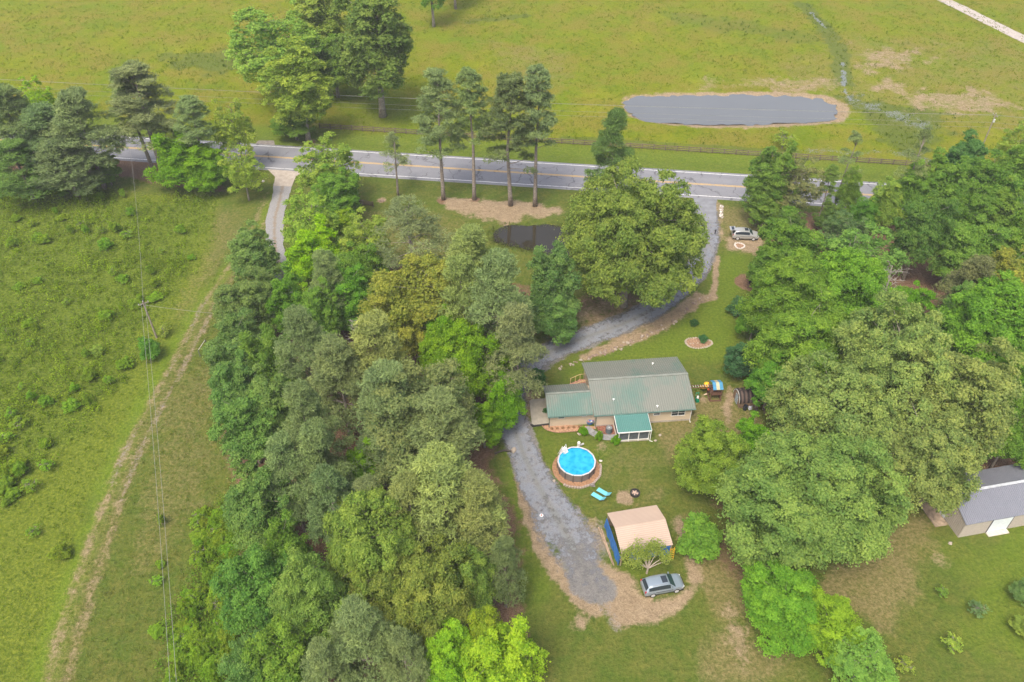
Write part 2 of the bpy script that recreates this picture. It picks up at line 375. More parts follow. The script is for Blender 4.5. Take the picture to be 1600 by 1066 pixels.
c = m.mix(brk(sb.outputs[2], nb, 1.1), c, grc)
c = m.mix(brk(m.attr('mask_b').outputs['Alpha'], nb, 1.6, .4, .6), c, (.17, .195, .20))
c = m.mix(.7, c, m.ramp(m.math('ADD', m.math('MULTIPLY', nf, .5), m.math('MULTIPLY', nb, .5)), [(.32, .28), (.68, .74)]), 'OVERLAY')
m.color(c)
hb = m.math('ADD', m.math('MULTIPLY', nm_, 1.6), m.math('ADD', nb, m.math('MULTIPLY', nf, .35)))
m.bump(hb, .8, .22)
me.materials.append(m.m)

# ------------------------------------------------------------------ SHEETS: roads, drives, water
def strip(name, pts, m, z, wob=.0, seed=0, step=.5, edge_n=6):
    """pts: photo (px,py,width) or world; builds an irregular-edged sheet"""
    c = [(*P(a, b).xy, w_) for a, b, w_ in pts]
    out = []
    for i in range(len(c)-1):       # catmull-rom
        p0 = np.array(c[max(i-1, 0)]); p1 = np.array(c[i]); p2 = np.array(c[i+1]); p3 = np.array(c[min(i+2, len(c)-1)])
        n = max(2, int(np.hypot(*(p2-p1)[:2])/step))
        for k in range(n):
            t = k/n; out.append(.5*((2*p1)+(-p0+p2)*t+(2*p0-5*p1+4*p2-p3)*t*t+(-p0+3*p1-3*p2+p3)*t**3))
    out.append(np.array(c[-1])); out = np.array(out)
    d = np.gradient(out[:, :2], axis=0); d /= np.linalg.norm(d, axis=1)[:, None]+1e-9
    nrm = np.stack([-d[:, 1], d[:, 0]], 1); V = []
    hw = out[:, 2]/2
    s = np.arange(len(out))*step
    wl = hw+fbm(s, s*0+seed*7.3, 1.6, seed)*wob; wr = hw+fbm(s, s*0+seed*3.1+50, 1.6, seed+3)*wob
    ts = np.linspace(-1, 1, edge_n+1); E = []
    for t in ts:
        off = np.where(t < 0, t*wr, t*wl); V.append(np.concatenate([out[:, :2]+nrm*off[:, None], np.full((len(out), 1), z)], 1)); E.append(np.full(len(out), abs(t)))
    V = np.stack(V, 1); n = len(out); k = edge_n+1; idx = np.arange(n*k).reshape(n, k)
    F = np.stack([idx[:-1, :-1], idx[1:, :-1], idx[1:, 1:], idx[:-1, 1:]], -1).reshape(-1, 4)[:, ::-1]
    me = raw_mesh(name, V.reshape(-1, 3), F)
    a = me.attributes.new('edge', 'FLOAT', 'POINT'); a.data.foreach_set('value', np.stack(E, 1).ravel().astype(np.float32))
    tt = np.repeat(sst(.80, 1.04, np.arange(n)/n)[:, None], k, 1); a = me.attributes.new('fade', 'FLOAT', 'POINT'); a.data.foreach_set('value', tt.ravel().astype(np.float32))
    me.materials.append(m); o = bpy.data.objects.new(name, me); COL.objects.link(o); return tag(o, kind='structure')
def sheet(name, poly_, m, z, thick=0):
    b = MB()
    if thick: b.prism(poly_, z-thick, z)
    else: b.add([(x, y, z) for x, y in poly_], [tuple(range(len(poly_)))])
    return b.build(name, m)
def rough_poly(pts, amp, seed, step=.6):
    out = []
    for i in range(len(pts)):
        a = np.array(pts[i]); b = np.array(pts[(i+1) % len(pts)]); n = max(1, int(np.hypot(*(b-a))/step))
        for k in range(n): out.append(a+(b-a)*k/n)
    out = np.array(out); 
    dx = fbm(out[:, 0], out[:, 1], 2.0, seed)*amp; dy = fbm(out[:, 0]+99, out[:, 1], 2.0, seed)*amp
    return [(x, y) for x, y in zip(out[:, 0]+dx, out[:, 1]+dy)]

# gravel
m = NM('gravel', .95, .15); pos = m.pos(); e = m.attr('edge').outputs['Fac']
gs = m.noise(9, 4, .85, pos); gl = m.noise(.8, 4, .6, pos)
gc = m.mix(m.ramp(gs, [(.28, 0), (.72, 1)]), (.105, .118, .138), (.27, .288, .315))
gc = m.mix(m.math('MULTIPLY', m.ramp(gl, [(.45, 0), (.7, 1)]), .45), gc, (.21, .185, .15))
mid = m.ramp(m.math('ADD', e, m.math('MULTIPLY', m.math('SUBTRACT', gl, .5), .5)), [(.04, 1), (.22, 0)])
gc = m.mix(m.math('MULTIPLY', mid, .35), gc, m.mix(gs, (.085, .09, .045), (.19, .18, .13)))
edg = m.ramp(m.math('ADD', e, m.math('MULTIPLY', m.math('SUBTRACT', m.noise(2.2, 4, .7, pos), .5), .7)), [(.8, 0), (1.0, 1)])
gc = m.mix(edg, gc, m.mix(m.noise(6, 3, .8, pos), (.17, .135, .08), (.28, .225, .155)))
m.color(gc); m.bump(gs, .5, .05); GRAVEL = m.m
# ragged gravel edge: the sheet thins out to the soil below
fd_ = m.attr('fade').outputs['Fac']; en = m.math('ADD', m.noise(1.3, 5, .75, pos), m.math('MULTIPLY', m.noise(.35, 2, .5, pos), .4))
al = m.math('SUBTRACT', 1.0, m.math('ADD', m.math('MULTIPLY', m.math('MAXIMUM', m.math('SUBTRACT', e, .58), 0.0), 2.3), m.math('MULTIPLY', fd_, 1.45)))
al = m.math('ADD', al, m.math('MULTIPLY', m.math('SUBTRACT', en, .7), 3.2)); al = m.ramp(al, [(.05, 0), (.9, 1)]); m.ln(al, m.b.inputs['Alpha'])
strip('gravel_driveway', [(a, b, c_*1.12) for a, b, c_ in drive_pts], GRAVEL, .07, .35, 3)
# old paved left drive
m = NM('worn_drive', .9, .2); pos = m.pos(); e = m.attr('edge').outputs['Fac']
gs = m.noise(5, 5, .75, pos); gc = m.mix(m.ramp(gs, [(.3, 0), (.7, 1)]), (.165, .165, .165), (.30, .295, .285))
mid = m.ramp(m.math('ADD', e, m.math('MULTIPLY', m.math('SUBTRACT', m.noise(1.5, 4, .7, pos), .5), .8)), [(.05, 1), (.25, 0)])
gc = m.mix(m.math('MULTIPLY', mid, .7), gc, (.20, .15, .09)); m.color(gc); m.bump(gs, .3, .05)
strip('left_driveway', left_drive, m.m, .065, .25, 5)
strip('distant_gravel_road', far_drive, mat('pale_gravel', (.40, .36, .32), .95, .1, .2, 2.0), .07, .2, 7)

# asphalt road
m = NM('asphalt_road', .85, .25); pos = m.pos(); tx = m.co('Object')
gs = m.noise(8, 4, .8, tx); gc = m.mix(m.ramp(gs, [(.3, 0), (.7, 1)]), (.145, .15, .165), (.215, .22, .235))
gc = m.mix(m.math('MULTIPLY', m.ramp(m.noise(.25, 4, .6, tx, (1, 3, 1)), [(.4, 0), (.65, 1)]), .35), gc, (.25, .25, .255))
wv = m.n('ShaderNodeTexVoronoi', feature='DISTANCE_TO_EDGE'); wv.inputs['Scale'].default_value = .16
mp = m.n('ShaderNodeMapping'); mp.inputs['Scale'].default_value = (1.5, .7, 1); m.ln(tx, mp.inputs[0])
nv = m.n('ShaderNodeTexNoise'); nv.inputs['Scale'].default_value = .6; nv.inputs['Detail'].default_value = 4; m.ln(tx, nv.inputs['Vector'])
va = m.n('ShaderNodeVectorMath', operation='MULTIPLY_ADD'); m.ln(nv.outputs['Color'], va.inputs[0]); va.inputs[1].default_value = (4, 4, 0); m.ln(mp.outputs[0], va.inputs[2])
m.ln(va.outputs[0], wv.inputs['Vector'])
crk = m.ramp(wv.outputs['Distance'], [(.0, 1), (.028, 0)]); crk = m.math('MULTIPLY', crk, m.ramp(m.noise(.35, 2, .5, tx), [(.42, 0), (.56, 1)]))
gc = m.mix(m.math('MULTIPLY', crk, .85), gc, (.055, .055, .058)); m.color(gc); m.bump(gs, .2, .02); ASPH = m.m
road = bpy.data.objects.new('road', None)
b = MB(); b.add([(-900, -4.9, .08), (900, -4.9, .08), (900, 4.9, .08), (-900, 4.9, .08), (-900, -6, -.2), (900, -6, -.2), (900, 6, -.2), (-900, 6, -.2)],
      [(0, 1, 2, 3), (4, 5, 1, 0), (3, 2, 6, 7)])
road = b.build('road', ASPH); road.location = (0, 140.2, 0); road.rotation_euler = (0, 0, math.atan(-.128)); tag(road, kind='structure')
def markm(name, col):
    m = NM(name, .7, .3); tx = m.co('Object'); n_ = m.noise(1.5, 5, .8, tx)
    m.color(m.mix(m.ramp(n_, [(.30, 1), (.5, 0)]), col, (.25, .25, .25))); return m.m
b = MB()
for y in (-4.35, 4.35): b.box((0, y, .086), (1800, .16, .004))
o = b.build('edge_line', markm('white_road_paint', (.72, .72, .70)), road)
b = MB()
for y in (-.17, .17): b.box((0, y, .086), (1800, .13, .004))
b.build('centre_line', markm('yellow_road_paint', (.68, .42, .07)), road)

# driveway mouth of asphalt, left concrete apron
def smooth_patch(name, pts, m, z):
    o = sheet(name, pts, m, z); return tag(o, kind='structure')
smooth_patch('asphalt_apron', PL([(1083, 309), (1121, 311), (1119, 318), (1119, 348), (1091, 346), (1088, 330)]), mat('smooth_asphalt', (.20, .21, .225), .85, .2, .15, .7), .084)
smooth_patch('concrete_apron', PL([(418, 265), (474, 269), (462, 277), (456, 292), (428, 291), (430, 277)]), mat('pale_concrete', (.36, .315, .26), .9, .2, .15, 1.2), .084)
smooth_patch('roadside_pullout', PL([(398, 226), (404, 220), (428, 220), (430, 229)]), mat('dark_gravel', (.2, .18, .16), .9, .2, .2, 1.2), .05)

# water
def water(name, poly_, z, col, rough, bstr, scale):
    m = NM(name+'_surface', rough, .5); pos = m.pos(); m.b.inputs['IOR'].default_value = 1.33 if 'farm' in name else 1.5
    m.color(m.mix(m.noise(.15, 3, .5, pos), col, tuple(c*1.12 for c in col)))
    m.bump(m.noise(scale, 3, .6, pos, (1, 2.2, 1)), bstr, .03)
    o = sheet(name, poly_, m.m, z); return tag(o, kind='structure')
water('farm_pond_water', rough_poly(pond_far, 1.6, 3), -.12, (.125, .135, .14), .25, 1.0, 1.2)
water('small_pond_water', rough_poly(pond_near, .9, 4), -.12, (.028, .024, .014), .02, .06, 2.0)
# ------------------------------------------------------------------ HOUSE
def roof_sheet(name, m, parent, c4, thick=.07, rib=.3, rw=.05, rh=.06, along=True):
    """c4: eave0, eave1, ridge1, ridge0. ribs run eave->ridge (along) or parallel to the ridge"""
    c4 = [Vector(q) for q in c4]; nrm = (c4[1]-c4[0]).cross(c4[3]-c4[0]).normalized()
    if nrm.z < 0: nrm = -nrm
    b = MB(); lo = [q-nrm*thick for q in c4]
    b.add(c4+lo, [(0, 1, 2, 3), (7, 6, 5, 4), (0, 4, 5, 1), (1, 5, 6, 2), (2, 6, 7, 3), (3, 7, 4, 0)])
    A0, A1, B1, B0 = c4
    if not along: A0, A1, B1, B0 = c4[1], c4[2], c4[3], c4[0]
    L = (A1-A0).length; n = int(L/rib)
    for i in range(n+1):
        t = min((i*rib+.06)/L, 1-rw/L); p = A0.lerp(A1, t); q = B0.lerp(B1, t); d = (A1-A0).normalized()*rw; s = d*.3
        up = nrm*rh; z0 = nrm*-.005
        vs_ = [p+z0, p+d+z0, q+d+z0, q+z0, p+s+up, p+d-s+up, q+d-s+up, q+s+up]
        b.add(vs_, [(4, 5, 6, 7), (0, 1, 5, 4), (1, 2, 6, 5), (2, 3, 7, 6), (3, 0, 4, 7)])
    return b.build(name, m, parent)
def seams(m, c, tx, scale, axis='X', k=.28):
    wv = m.n('ShaderNodeTexWave', wave_type='BANDS', bands_direction=axis); wv.inputs['Scale'].default_value = scale; m.ln(tx, wv.inputs['Vector'])
    return m.mix(m.math('MULTIPLY', m.ramp(wv.outputs['Fac'], [(.0, 1), (.55, 0)]), k), c, (.03, .035, .03))
def weathered_roof(name, green, grey, amt, gscale=.22):
    m = NM(name, .55, .35); tx = m.co('Object')
    n1 = m.noise(gscale, 4, .6, tx); n2 = m.noise(1.6, 4, .7, tx, (2.2, .35, 1))
    v = m.math('ADD', m.math('MULTIPLY', n1, .65), m.math('MULTIPLY', n2, .35))
    sp_ = m.n('ShaderNodeSeparateXYZ'); m.ln(tx, sp_.inputs[0])
    v = m.math('ADD', v, m.math('MULTIPLY', sp_.outputs[1], .012))
    c = m.mix(m.ramp(v, [(amt-.09, 0), (amt+.07, 1)]), green, grey)
    c = m.mix(m.math('MULTIPLY', m.ramp(m.noise(5, 3, .7, tx), [(.4, 0), (.8, 1)]), .25), c, (.12, .13, .10))
    m.color(seams(m, c, tx, 1.047)); return m.m
def gable_block(name, m, parent, u0, u1, v0, v1, zw, zr):
    b = MB(); vm = (v0+v1)/2; pr = [(v0, 0), (v1, 0), (v1, zw), (vm, zr), (v0, zw)]
    b.add([(u0, v, z) for v, z in pr]+[(u1, v, z) for v, z in pr],
          [(0, 1, 2, 3, 4), (9, 8, 7, 6, 5)]+[(i, i+5, (i+1) % 5+5, (i+1) % 5) for i in range(5)])
    return b.build(name, m, parent)
def siding(name, col, freq=3.3, axis='Z'):
    m = NM(name, .7, .3); tx = m.co('Object'); wv = m.n('ShaderNodeTexWave', wave_type='BANDS', bands_direction=axis, wave_profile='SAW')
    wv.inputs['Scale'].default_value = freq; m.ln(tx, wv.inputs['Vector'])
    m.color(m.mix(m.math('MULTIPLY', m.noise(1.2, 4, .6, tx), .3), col, tuple(c*.7 for c in col))); m.bump(wv.outputs['Fac'], .5, .03); return m.m
WHITE = mat('white_trim', (.74, .74, .72), .5, .4, .06, 3); GLASS = mat('dark_window_glass', (.03, .04, .05), .08, .6, .1, 1)
TAN = siding('tan_siding', (.60, .50, .37)); DKGREEN = mat('dark_green_metal', (.06, .12, .10), .5, .4, .1)
HA = math.radians(5.3)
house = thing('house', (10.66, 71.83, 0), HA, 'long tan house with weathered green metal roof and attached garage wing', 'house')
HR = weathered_roof('weathered_green_metal', (.112, .19, .16), (.192, .206, .178), .50)
HR2 = weathered_roof('weathered_green_metal_dark', (.098, .185, .155), (.185, .2, .17), .55, .3)
gable_block('wall', TAN, house, .35, 13.25, .42, 9.75, 2.58, 3.95)
gable_block('garage_wall', TAN, house, -5.62, .34, .95, 5.8, 2.42, 3.6)
ze, zr = 2.6, 4.12
rf = roof_sheet('roof', HR, house, [(0, 0, ze), (13.6, 0, ze), (13.6, 5.1, zr), (0, 5.1, zr)])
rb = roof_sheet('rear_roof', HR, house, [(0, 10.2, ze), (13.6, 10.2, ze), (13.6, 5.1, zr), (0, 5.1, zr)])
MB().box((6.8, 5.1, zr+.045), (13.62, .34, .05)).build('ridge_cap', mat('faded_ridge', (.21, .23, .20)), rf)
for (u, v) in ((2.9, 1.9), (8.5, .55), (9.6, 8.3)):
    z = ze+(zr-ze)*min(v, 10.2-v)/5.1; b = MB(); b.cyl((u, v, z), .07, .3, 10); b.cyl((u, v, z+.3), .15, .05, 10, .04)
    b.build('roof_vent', WHITE, rf if v < 5 else rb)
ze2, zr2 = 2.47, 3.76
g1 = roof_sheet('garage_roof', HR2, house, [(-6.0, .45, ze2), (-.02, .45, ze2), (-.02, 3.35, zr2), (-6.0, 3.35, zr2)])
roof_sheet('garage_rear_roof', HR, house, [(-6.0, 6.25, ze2), (-.02, 6.25, ze2), (-.02, 3.35, zr2), (-6.0, 3.35, zr2)])
MB().box((-3.0, 3.35, zr2+.045), (5.95, .3, .05)).build('ridge_cap', MATS['faded_ridge'], g1)
b = MB(); b.box((6.8, -.06, ze-.09), (13.6, .11, .12)); gt = b.build('gutter', mat('green_gutter', (.11, .19, .165), .5), house)
b = MB(); b.box((-3.0, .39, ze2-.09), (5.95, .11, .12)); b.build('gutter', MATS['green_gutter'], house)
for u, v, z in ((.42, .30, ze), (13.18, .30, ze), (-5.7, .83, ze2)):
    b = MB(); b.tube([(u, v, .06), (u, v, z-.3), (u, -.05 if v < .5 else .4, z-.12)], .045, 6); b.tube([(u, v, .08), (u, v-.35, .03)], .045, 6)
    b.build('downspout', DKGREEN if u < 5 else WHITE, house)
def window(u, v, z, w_, h, n=1, parent=None, mat_=None, facing='v'):
    b = MB(); t = .06
    b.box((u, v, z+h/2+t/2), (w_+2*t, .07, t)); b.box((u, v, z-h/2-t/2), (w_+2*t, .09, t))
    for i in range(n+1): b.box((u-w_/2+w_*i/n+(0 if 0 < i < n else (-t/2 if i == 0 else t/2)), v, z), (t, .07, h))
    b.box((u, v-.005, z), (w_, .05, .04))
    o = b.build('window', WHITE, parent or house)
    MB().box((u, v+.012, z), (w_-.01, .03, h-.01)).build('pane', GLASS, o)
window(11.45, .40, 1.62, 1.75, 1.0, 2); window(8.55, .40, 1.80, .8, .62, 1)
window(-4.1, .93, 1.78, .8, .5); window(-1.05, .93, 1.85, .5, .4)
MB().box((6.8, .42, .14), (12.94, .06, .28)).build('foundation', mat('foundation_block', (.38, .34, .29), .9), house)
# back door steps on the far side of the garage wing
st = MB()
for i in range(4): st.box((-1.55+i*.36, 8.1, .12+i*.16), (.36, 1.3, .24+.32*i) if i == 0 else (.355, 1.3, .2))
st.box((-.1, 8.1, .72), (.9, 1.3, .12)); stp = st.build('steps', mat('red_brown_brick', (.36, .20, .14), .9, .2, .3, 6), house)
for v in (7.42, 8.78):
    b = MB(); b.tube([(-1.7, v, 1.05), (-.35, v, 1.75), (.3, v, 1.75)], .045, 6)
    for u, z in ((-1.65, 0), (-1.0, .2), (-.35, .5)): b.box((u, v, (z+1.1+(u+1.65)*.5)/2), (.08, .08, 1.1+(u+1.65)*.5-z))
    b.build('railing', mat('yellow_lumber', (.45, .34, .16), .8), house)
# screened porch
PR = NM('new_green_metal', .4, .4); PR.color(seams(PR, PR.mix(PR.noise(.8, 3), (.07, .195, .172), (.10, .235, .205)), PR.co(), 1.309)); PR = PR.m
roof_sheet('porch_roof', PR, house, [(2.7, -2.8, 2.08), (7.1, -2.8, 2.08), (7.1, .30, 2.54), (2.7, .30, 2.54)], .06, .24, .06, .045)
b = MB(); b.box((4.9, -2.84, 2.03), (4.42, .07, .16)); b.box((7.12, -1.25, 2.22), (.06, 3.0, .14), rx=math.atan(.46/3.1)); b.box((2.68, -1.25, 2.22), (.06, 3.0, .14), rx=math.atan(.46/3.1))
b.build('porch_fascia', WHITE, house)
SCR = mat('dark_screen', (.085, .10, .11), .8, .3, .15, 2)
b = MB()
b.box((4.9, -2.52, 1.15), (3.96, .02, 1.7)); b.box((2.95, -1.05, 1.15), (.02, 2.8, 1.7)); b.box((6.88, -1.05, 1.15), (.02, 2.8, 1.7)); b.build('porch_screen', SCR, house)
for u, v in ((2.95, -2.56), (4.25, -2.56), (5.55, -2.56), (6.88, -2.56)):
    MB().box((u, v, 1.02), (.09, .09, 2.0)).build('porch_post', WHITE, house)
b = MB(); b.box((4.9, -1.1, .1), (4.2, 3.0, .2)); b.build('porch_floor', mat('porch_concrete', (.42, .37, .31), .9), house)
MB().box((4.9, -2.57, .30), (3.9, .05, .09)).build('porch_rail', WHITE, house)
MB().tube([(7.05, -2.8, 2.0), (7.05, -2.8, .1), (7.4, -2.9, .05)], .05, 6).build('downspout', WHITE, house)

def local(u, v, z=0): return Vector((10.66+u*math.cos(HA)-v*math.sin(HA), 71.83+u*math.sin(HA)+v*math.cos(HA), z))
# concrete pad
o = MB().prism(PL([(827, 628), (830, 626), (852, 624), (861, 660), (859, 663), (834, 666), (831, 664)]), -.2, .2).build('concrete_pad', mat('pad_concrete', (.30, .28, .23), .9, .2, .18, .8)); tag(o, kind='structure')
o = MB().prism(PL([(828.5, 664.5), (832, 667.5), (859.5, 664.7), (862, 662), (861, 660), (859, 663), (834, 666), (831, 664)]), -.2, .24).build('pad_edging', mat('black_edging', (.03, .03, .03), .8)); tag(o, 'thin black edging around the front corner of the concrete pad', 'edging')
o = sheet('mulch_bed', rough_poly(PL([(848, 666), (858, 664), (931, 667), (930, 671), (905, 673), (893, 674.5), (872, 676), (860, 674), (852, 671)]), .12, 2, .3), mat('orange_mulch', (.38, .23, .14), .95, .1, .3, 5), .09); tag(o, kind='structure')
o = sheet('red_mulch_bed', rough_poly(PL([(931, 667), (964, 664), (968, 683), (950, 681), (936, 676)]), .1, 3, .3), mat('red_mulch', (.24, .11, .075), .95, .1, .4, 6), .094); tag(o, kind='structure')
strip('walkway', [(916, 668, .9), (922, 674, 1.0), (932, 680, 1.0), (946, 684, 1.0), (960, 684, 1.0), (972, 681, 1.0)], mat('walk_gravel', (.24, .24, .235), .95, .1, .2, 3), .102, .06, 2, .3)
strip('mulch_edging', [(847, 666, .12), (852, 671.5, .12), (860, 674.6, .12), (872, 676.6, .12), (893, 675.2, .12), (908, 673.5, .12)], MATS['red_brown_brick'], .13, 0, 2, .3, 2)
for i in range(6):
    p = P(862+i*8.6, 671.3-i*.55); b = MB(); rg = random.Random(i)
    for k in range(26):
        a = rg.uniform(0, 6.28); r = rg.uniform(.02, .2); b.box((r*math.cos(a), r*math.sin(a), .08), (.03, .03, .28), rg.uniform(0, 3), rg.uniform(-.6, .6), rg.uniform(-.6, .6))
    o = b.build('dormant_plant', mat('dry_brown_stems', (.27, .16, .08), .9)); o.location = (p.x, p.y, .1); tag(o, 'small dry brown plant clump in the orange mulch bed', 'plant', 'dry clumps in the orange mulch bed')
# air conditioner
p = P(951, 676); t = thing('air_conditioner', (p.x, p.y, .1), 0, 'round dark grey air conditioner unit in red mulch beside porch', 'air conditioner')
b = MB(); b.cyl((0, 0, 0), .42, .85, 24)
for k in range(24): a = k*math.pi/12; b.box((.43*math.cos(a), .43*math.sin(a), .42), (.02, .03, .78), a)
b.build('body', mat('grey_condenser', (.10, .12, .13), .5, .4), t); b = MB()
for r in (.12, .22, .32): b.tube([(r*math.cos(a*math.pi/10), r*math.sin(a*math.pi/10), .88) for a in range(21)], .014, 5)
b.cyl((0, 0, .85), .1, .05, 12); b.build('fan_grille', mat('silver_grille', (.45, .47, .48), .4, .5), t)
# blue tub of toys
p = P(921.5, 661); t = thing('blue_tub', (p.x, p.y, .1), .3, 'round blue tub full of toys against garage wing wall', 'tub')
b = MB(); 
prof = [(.45, 0), (.60, .5), (.64, .52), (.58, .48), (.42, .1), (.0, .1)]
n = 24
for i in range(len(prof)-1):
    for k in range(n):
        a0, a1 = 2*math.pi*k/n, 2*math.pi*(k+1)/n; (r0, z0), (r1, z1) = prof[i], prof[i+1]
        b.add([(r0*math.cos(a0), r0*math.sin(a0), z0), (r0*math.cos(a1), r0*math.sin(a1), z0), (r1*math.cos(a1), r1*math.sin(a1), z1), (r1*math.cos(a0), r1*math.sin(a0), z1)], [(0, 1, 2, 3)])
b.build('basin', mat('blue_plastic', (.03, .15, .42), .4, .4), t)
b = MB(); b.blob((0, .1, .55), (.5, .4, .28), 3, 9, 6, .3); b.build('cover', mat('blue_cover', (.04, .20, .50), .6), t)
for k, (c_, cc) in enumerate((((.55, .2, .18), (-.2, -.3)), ((.6, .6, .58), (.15, -.35)), ((.3, .1, .3), (.35, -.15)))):
    o = MB().blob((cc[0], cc[1], .55), (.13, .11, .1), k, 7, 5).build('toy', mat('toy_colour_%s' % 'abc'[k], c_, .5)); o.location = t.location; tag(o, ['faded red toy lying in the blue tub', 'pale toy lying in the blue tub', 'purple toy lying in the blue tub'][k], 'toy')

# ------------------------------------------------------------------ POOL
pc = P(901, 720.5, 1.3); PC = Vector((pc.x, pc.y, 0)); R = 2.36; ND = 14
t = thing('swimming_pool', PC, 0, 'round above ground pool with bright blue water and white ladder', 'pool')
def ring_wall(b, r0, r1, z0, z1, n=ND, ph=0):
    for k in range(n):
        a0, a1 = ph+2*math.pi*k/n, ph+2*math.pi*(k+1)/n
        q = lambda r, a, z: (r*math.cos(a), r*math.sin(a), z)
        v = [q(r1, a0, z0), q(r1, a1, z0), q(r1, a1, z1), q(r1, a0, z1), q(r0, a0, z0), q(r0, a1, z0), q(r0, a1, z1), q(r0, a0, z1)]
        b.add(v, [(0, 1, 2, 3), (5, 4, 7, 6), (3, 2, 6, 7), (4, 5, 1, 0)])
b = MB(); ring_wall(b, R-.04, R, .05, 1.26, ND*2); b.build('pool_wall', mat('grey_brown_panel', (.165, .145, .13), .5, .4, .12, 2), t)
b = MB(); ring_wall(b, R-.10, R+.08, 1.26, 1.31); b.build('top_rail', mat('pool_rail', (.50, .50, .49), .45, .4, .06), t)
b = MB(); ring_wall(b, R-.07, R-.045, .1, 1.25, ND*2); b.build('liner', mat('blue_liner', (.01, .20, .48), .4), t)
for k in range(ND):
    a = 2*math.pi*k/ND; MB().box(((R+.05)*math.cos(a), (R+.05)*math.sin(a), .66), (.08, .13, 1.3), a).build('upright', mat('dark_upright', (.10, .085, .08), .5), t)
m = NM('pool_water', .12, .4); pos = m.pos(); v_ = m.n('ShaderNodeTexVoronoi', feature='SMOOTH_F1'); v_.inputs['Scale'].default_value = 1.6; v_.inputs['Smoothness'].default_value = 1
ad = m.n('ShaderNodeVectorMath', operation='ADD'); m.ln(pos, ad.inputs[0]); nn = m.n('ShaderNodeTexNoise'); nn.inputs['Scale'].default_value = 1.2; m.ln(pos, nn.inputs['Vector']); m.ln(nn.outputs['Color'], ad.inputs[1]); m.ln(ad.outputs[0], v_.inputs['Vector'])
m.color(m.mix(m.ramp(v_.outputs['Distance'], [(.1, 0), (.6, 1)]), (.003, .25, .44), (.03, .38, .55))); m.bump(m.noise(3, 2, .5, pos), .5, .04)
b = MB(); b.add([((R-.05)*math.cos(k*math.pi/24), (R-.05)*math.sin(k*math.pi/24), 1.12) for k in range(48)], [tuple(range(48))]); b.build('water', m.m, t)
lp = P(879.5, 702, 1.3)-PC; la = math.atan2(lp.y, lp.x); ld = thing('ladder', (0, 0, 0), la, None, None); ld.parent = t
for s, name in ((1, 'outer_ladder'), (-1, 'inner_ladder')):
    b = MB()
    for y in (-.3, .3): b.tube([(R, y, 2.2), (R+s*.12, y, 1.8), (R+s*(.75 if s > 0 else .45), y, .1 if s > 0 else .9)], .03, 6)
    for k in range(5):
        f = k/5; b.box((R+s*(.14+.45*f), 0, 1.62-f*(1.5 if s > 0 else .5)), (.07, .6, .05))
    b.build(name, WHITE, ld)
MB().box((R, 0, 1.62), (.24, .62, .04)).build('platform', WHITE, ld)
pp = P(904, 698); t = thing('pool_pump', (pp.x, pp.y, 0), .4, 'small white pool pump and filter behind the pool rim', 'pump')
b = MB(); b.cyl((0, 0, 0), .22, .75, 14, .2); b.blob((0, 0, .78), (.21, .21, .14), 1, 12, 6, 0); b.build('filter_tank', WHITE, t)
b = MB(); b.tube([(.3, 0, .2), (.75, .05, .2)], .13, 10); b.tube([(.2, 0, .3), (.4, 0, .35)], .04, 6); b.build('motor', mat('grey_motor', (.42, .42, .42), .5), t)
o = MB().prism([(PC.x+3.02*math.cos(a*math.pi/30), PC.y-.12+3.02*math.sin(a*math.pi/30)) for a in range(60)], -.1, .06).build('pool_bed', mat('tan_mulch', (.30, .175, .10), .95, .1, .25, 4)); tag(o, kind='structure')
a0 = math.atan2(*(reversed((P(884, 754)-PC).xy))); a1 = math.atan2(*(reversed((P(938, 726)-PC).xy)))
BR = mat('buff_block', (.36, .29, .24), .9, .2, .2, 3)
for k in range(22):
    a = a0+(a1-a0)*k/21; r = 3.1+.12*math.sin(k*1.3)*.3; b = MB(); b.box((0, 0, .10), (.26, .27, .22), taper=.94)
    o = b.build('edging_block', BR); o.location = (PC.x+r*math.cos(a), PC.y-.12+r*math.sin(a), 0); o.rotation_euler = (0, 0, a+random.Random(k).uniform(-.08, .08))
    tag(o, 'small tan concrete block edging the mulch ring around the pool', 'block', 'blocks edging the pool bed')
# loungers
LC = mat('aqua_sling', (.15, .48, .54), .6, .3, .06, 2); LD = mat('dark_lounger_frame', (.05, .06, .06), .5)
da = P(942, 781)-P(928, 773); ang = math.atan2(da.y, da.x)
for i, (px, py, lb) in enumerate(((935, 779.5, 'aqua blue lounger nearer the driveway, left of its twin'), (943.5, 772.5, 'aqua blue lounger nearer the fire pit, right of its twin'))):
    p = P(px, py); t = thing('sun_lounger', (p.x, p.y, 0), ang, lb, 'sun lounger', 'aqua loungers on the lawn')
    b = MB()
    for y in (-.3, .3): b.tube([(-.9, y, .3), (.45, y, .3)], .03, 6); b.tube([(.4, y, .3), (.85, y, .72)], .03, 6)
    b.build('frame', LD, t)
    b = MB(); b.box((-.25, 0, .325), (1.35, .6, .03)); b.build('seat', LC, t)
    b = MB(); b.box((.64, 0, .54), (.66, .6, .03), ry=-math.radians(43)); b.build('backrest', LC, t)
    for x in (-.8, .4):
        for y in (-.28, .28): MB().tube([(x, y, .3), (x, y, 0)], .025, 6).build('leg', LD, t)
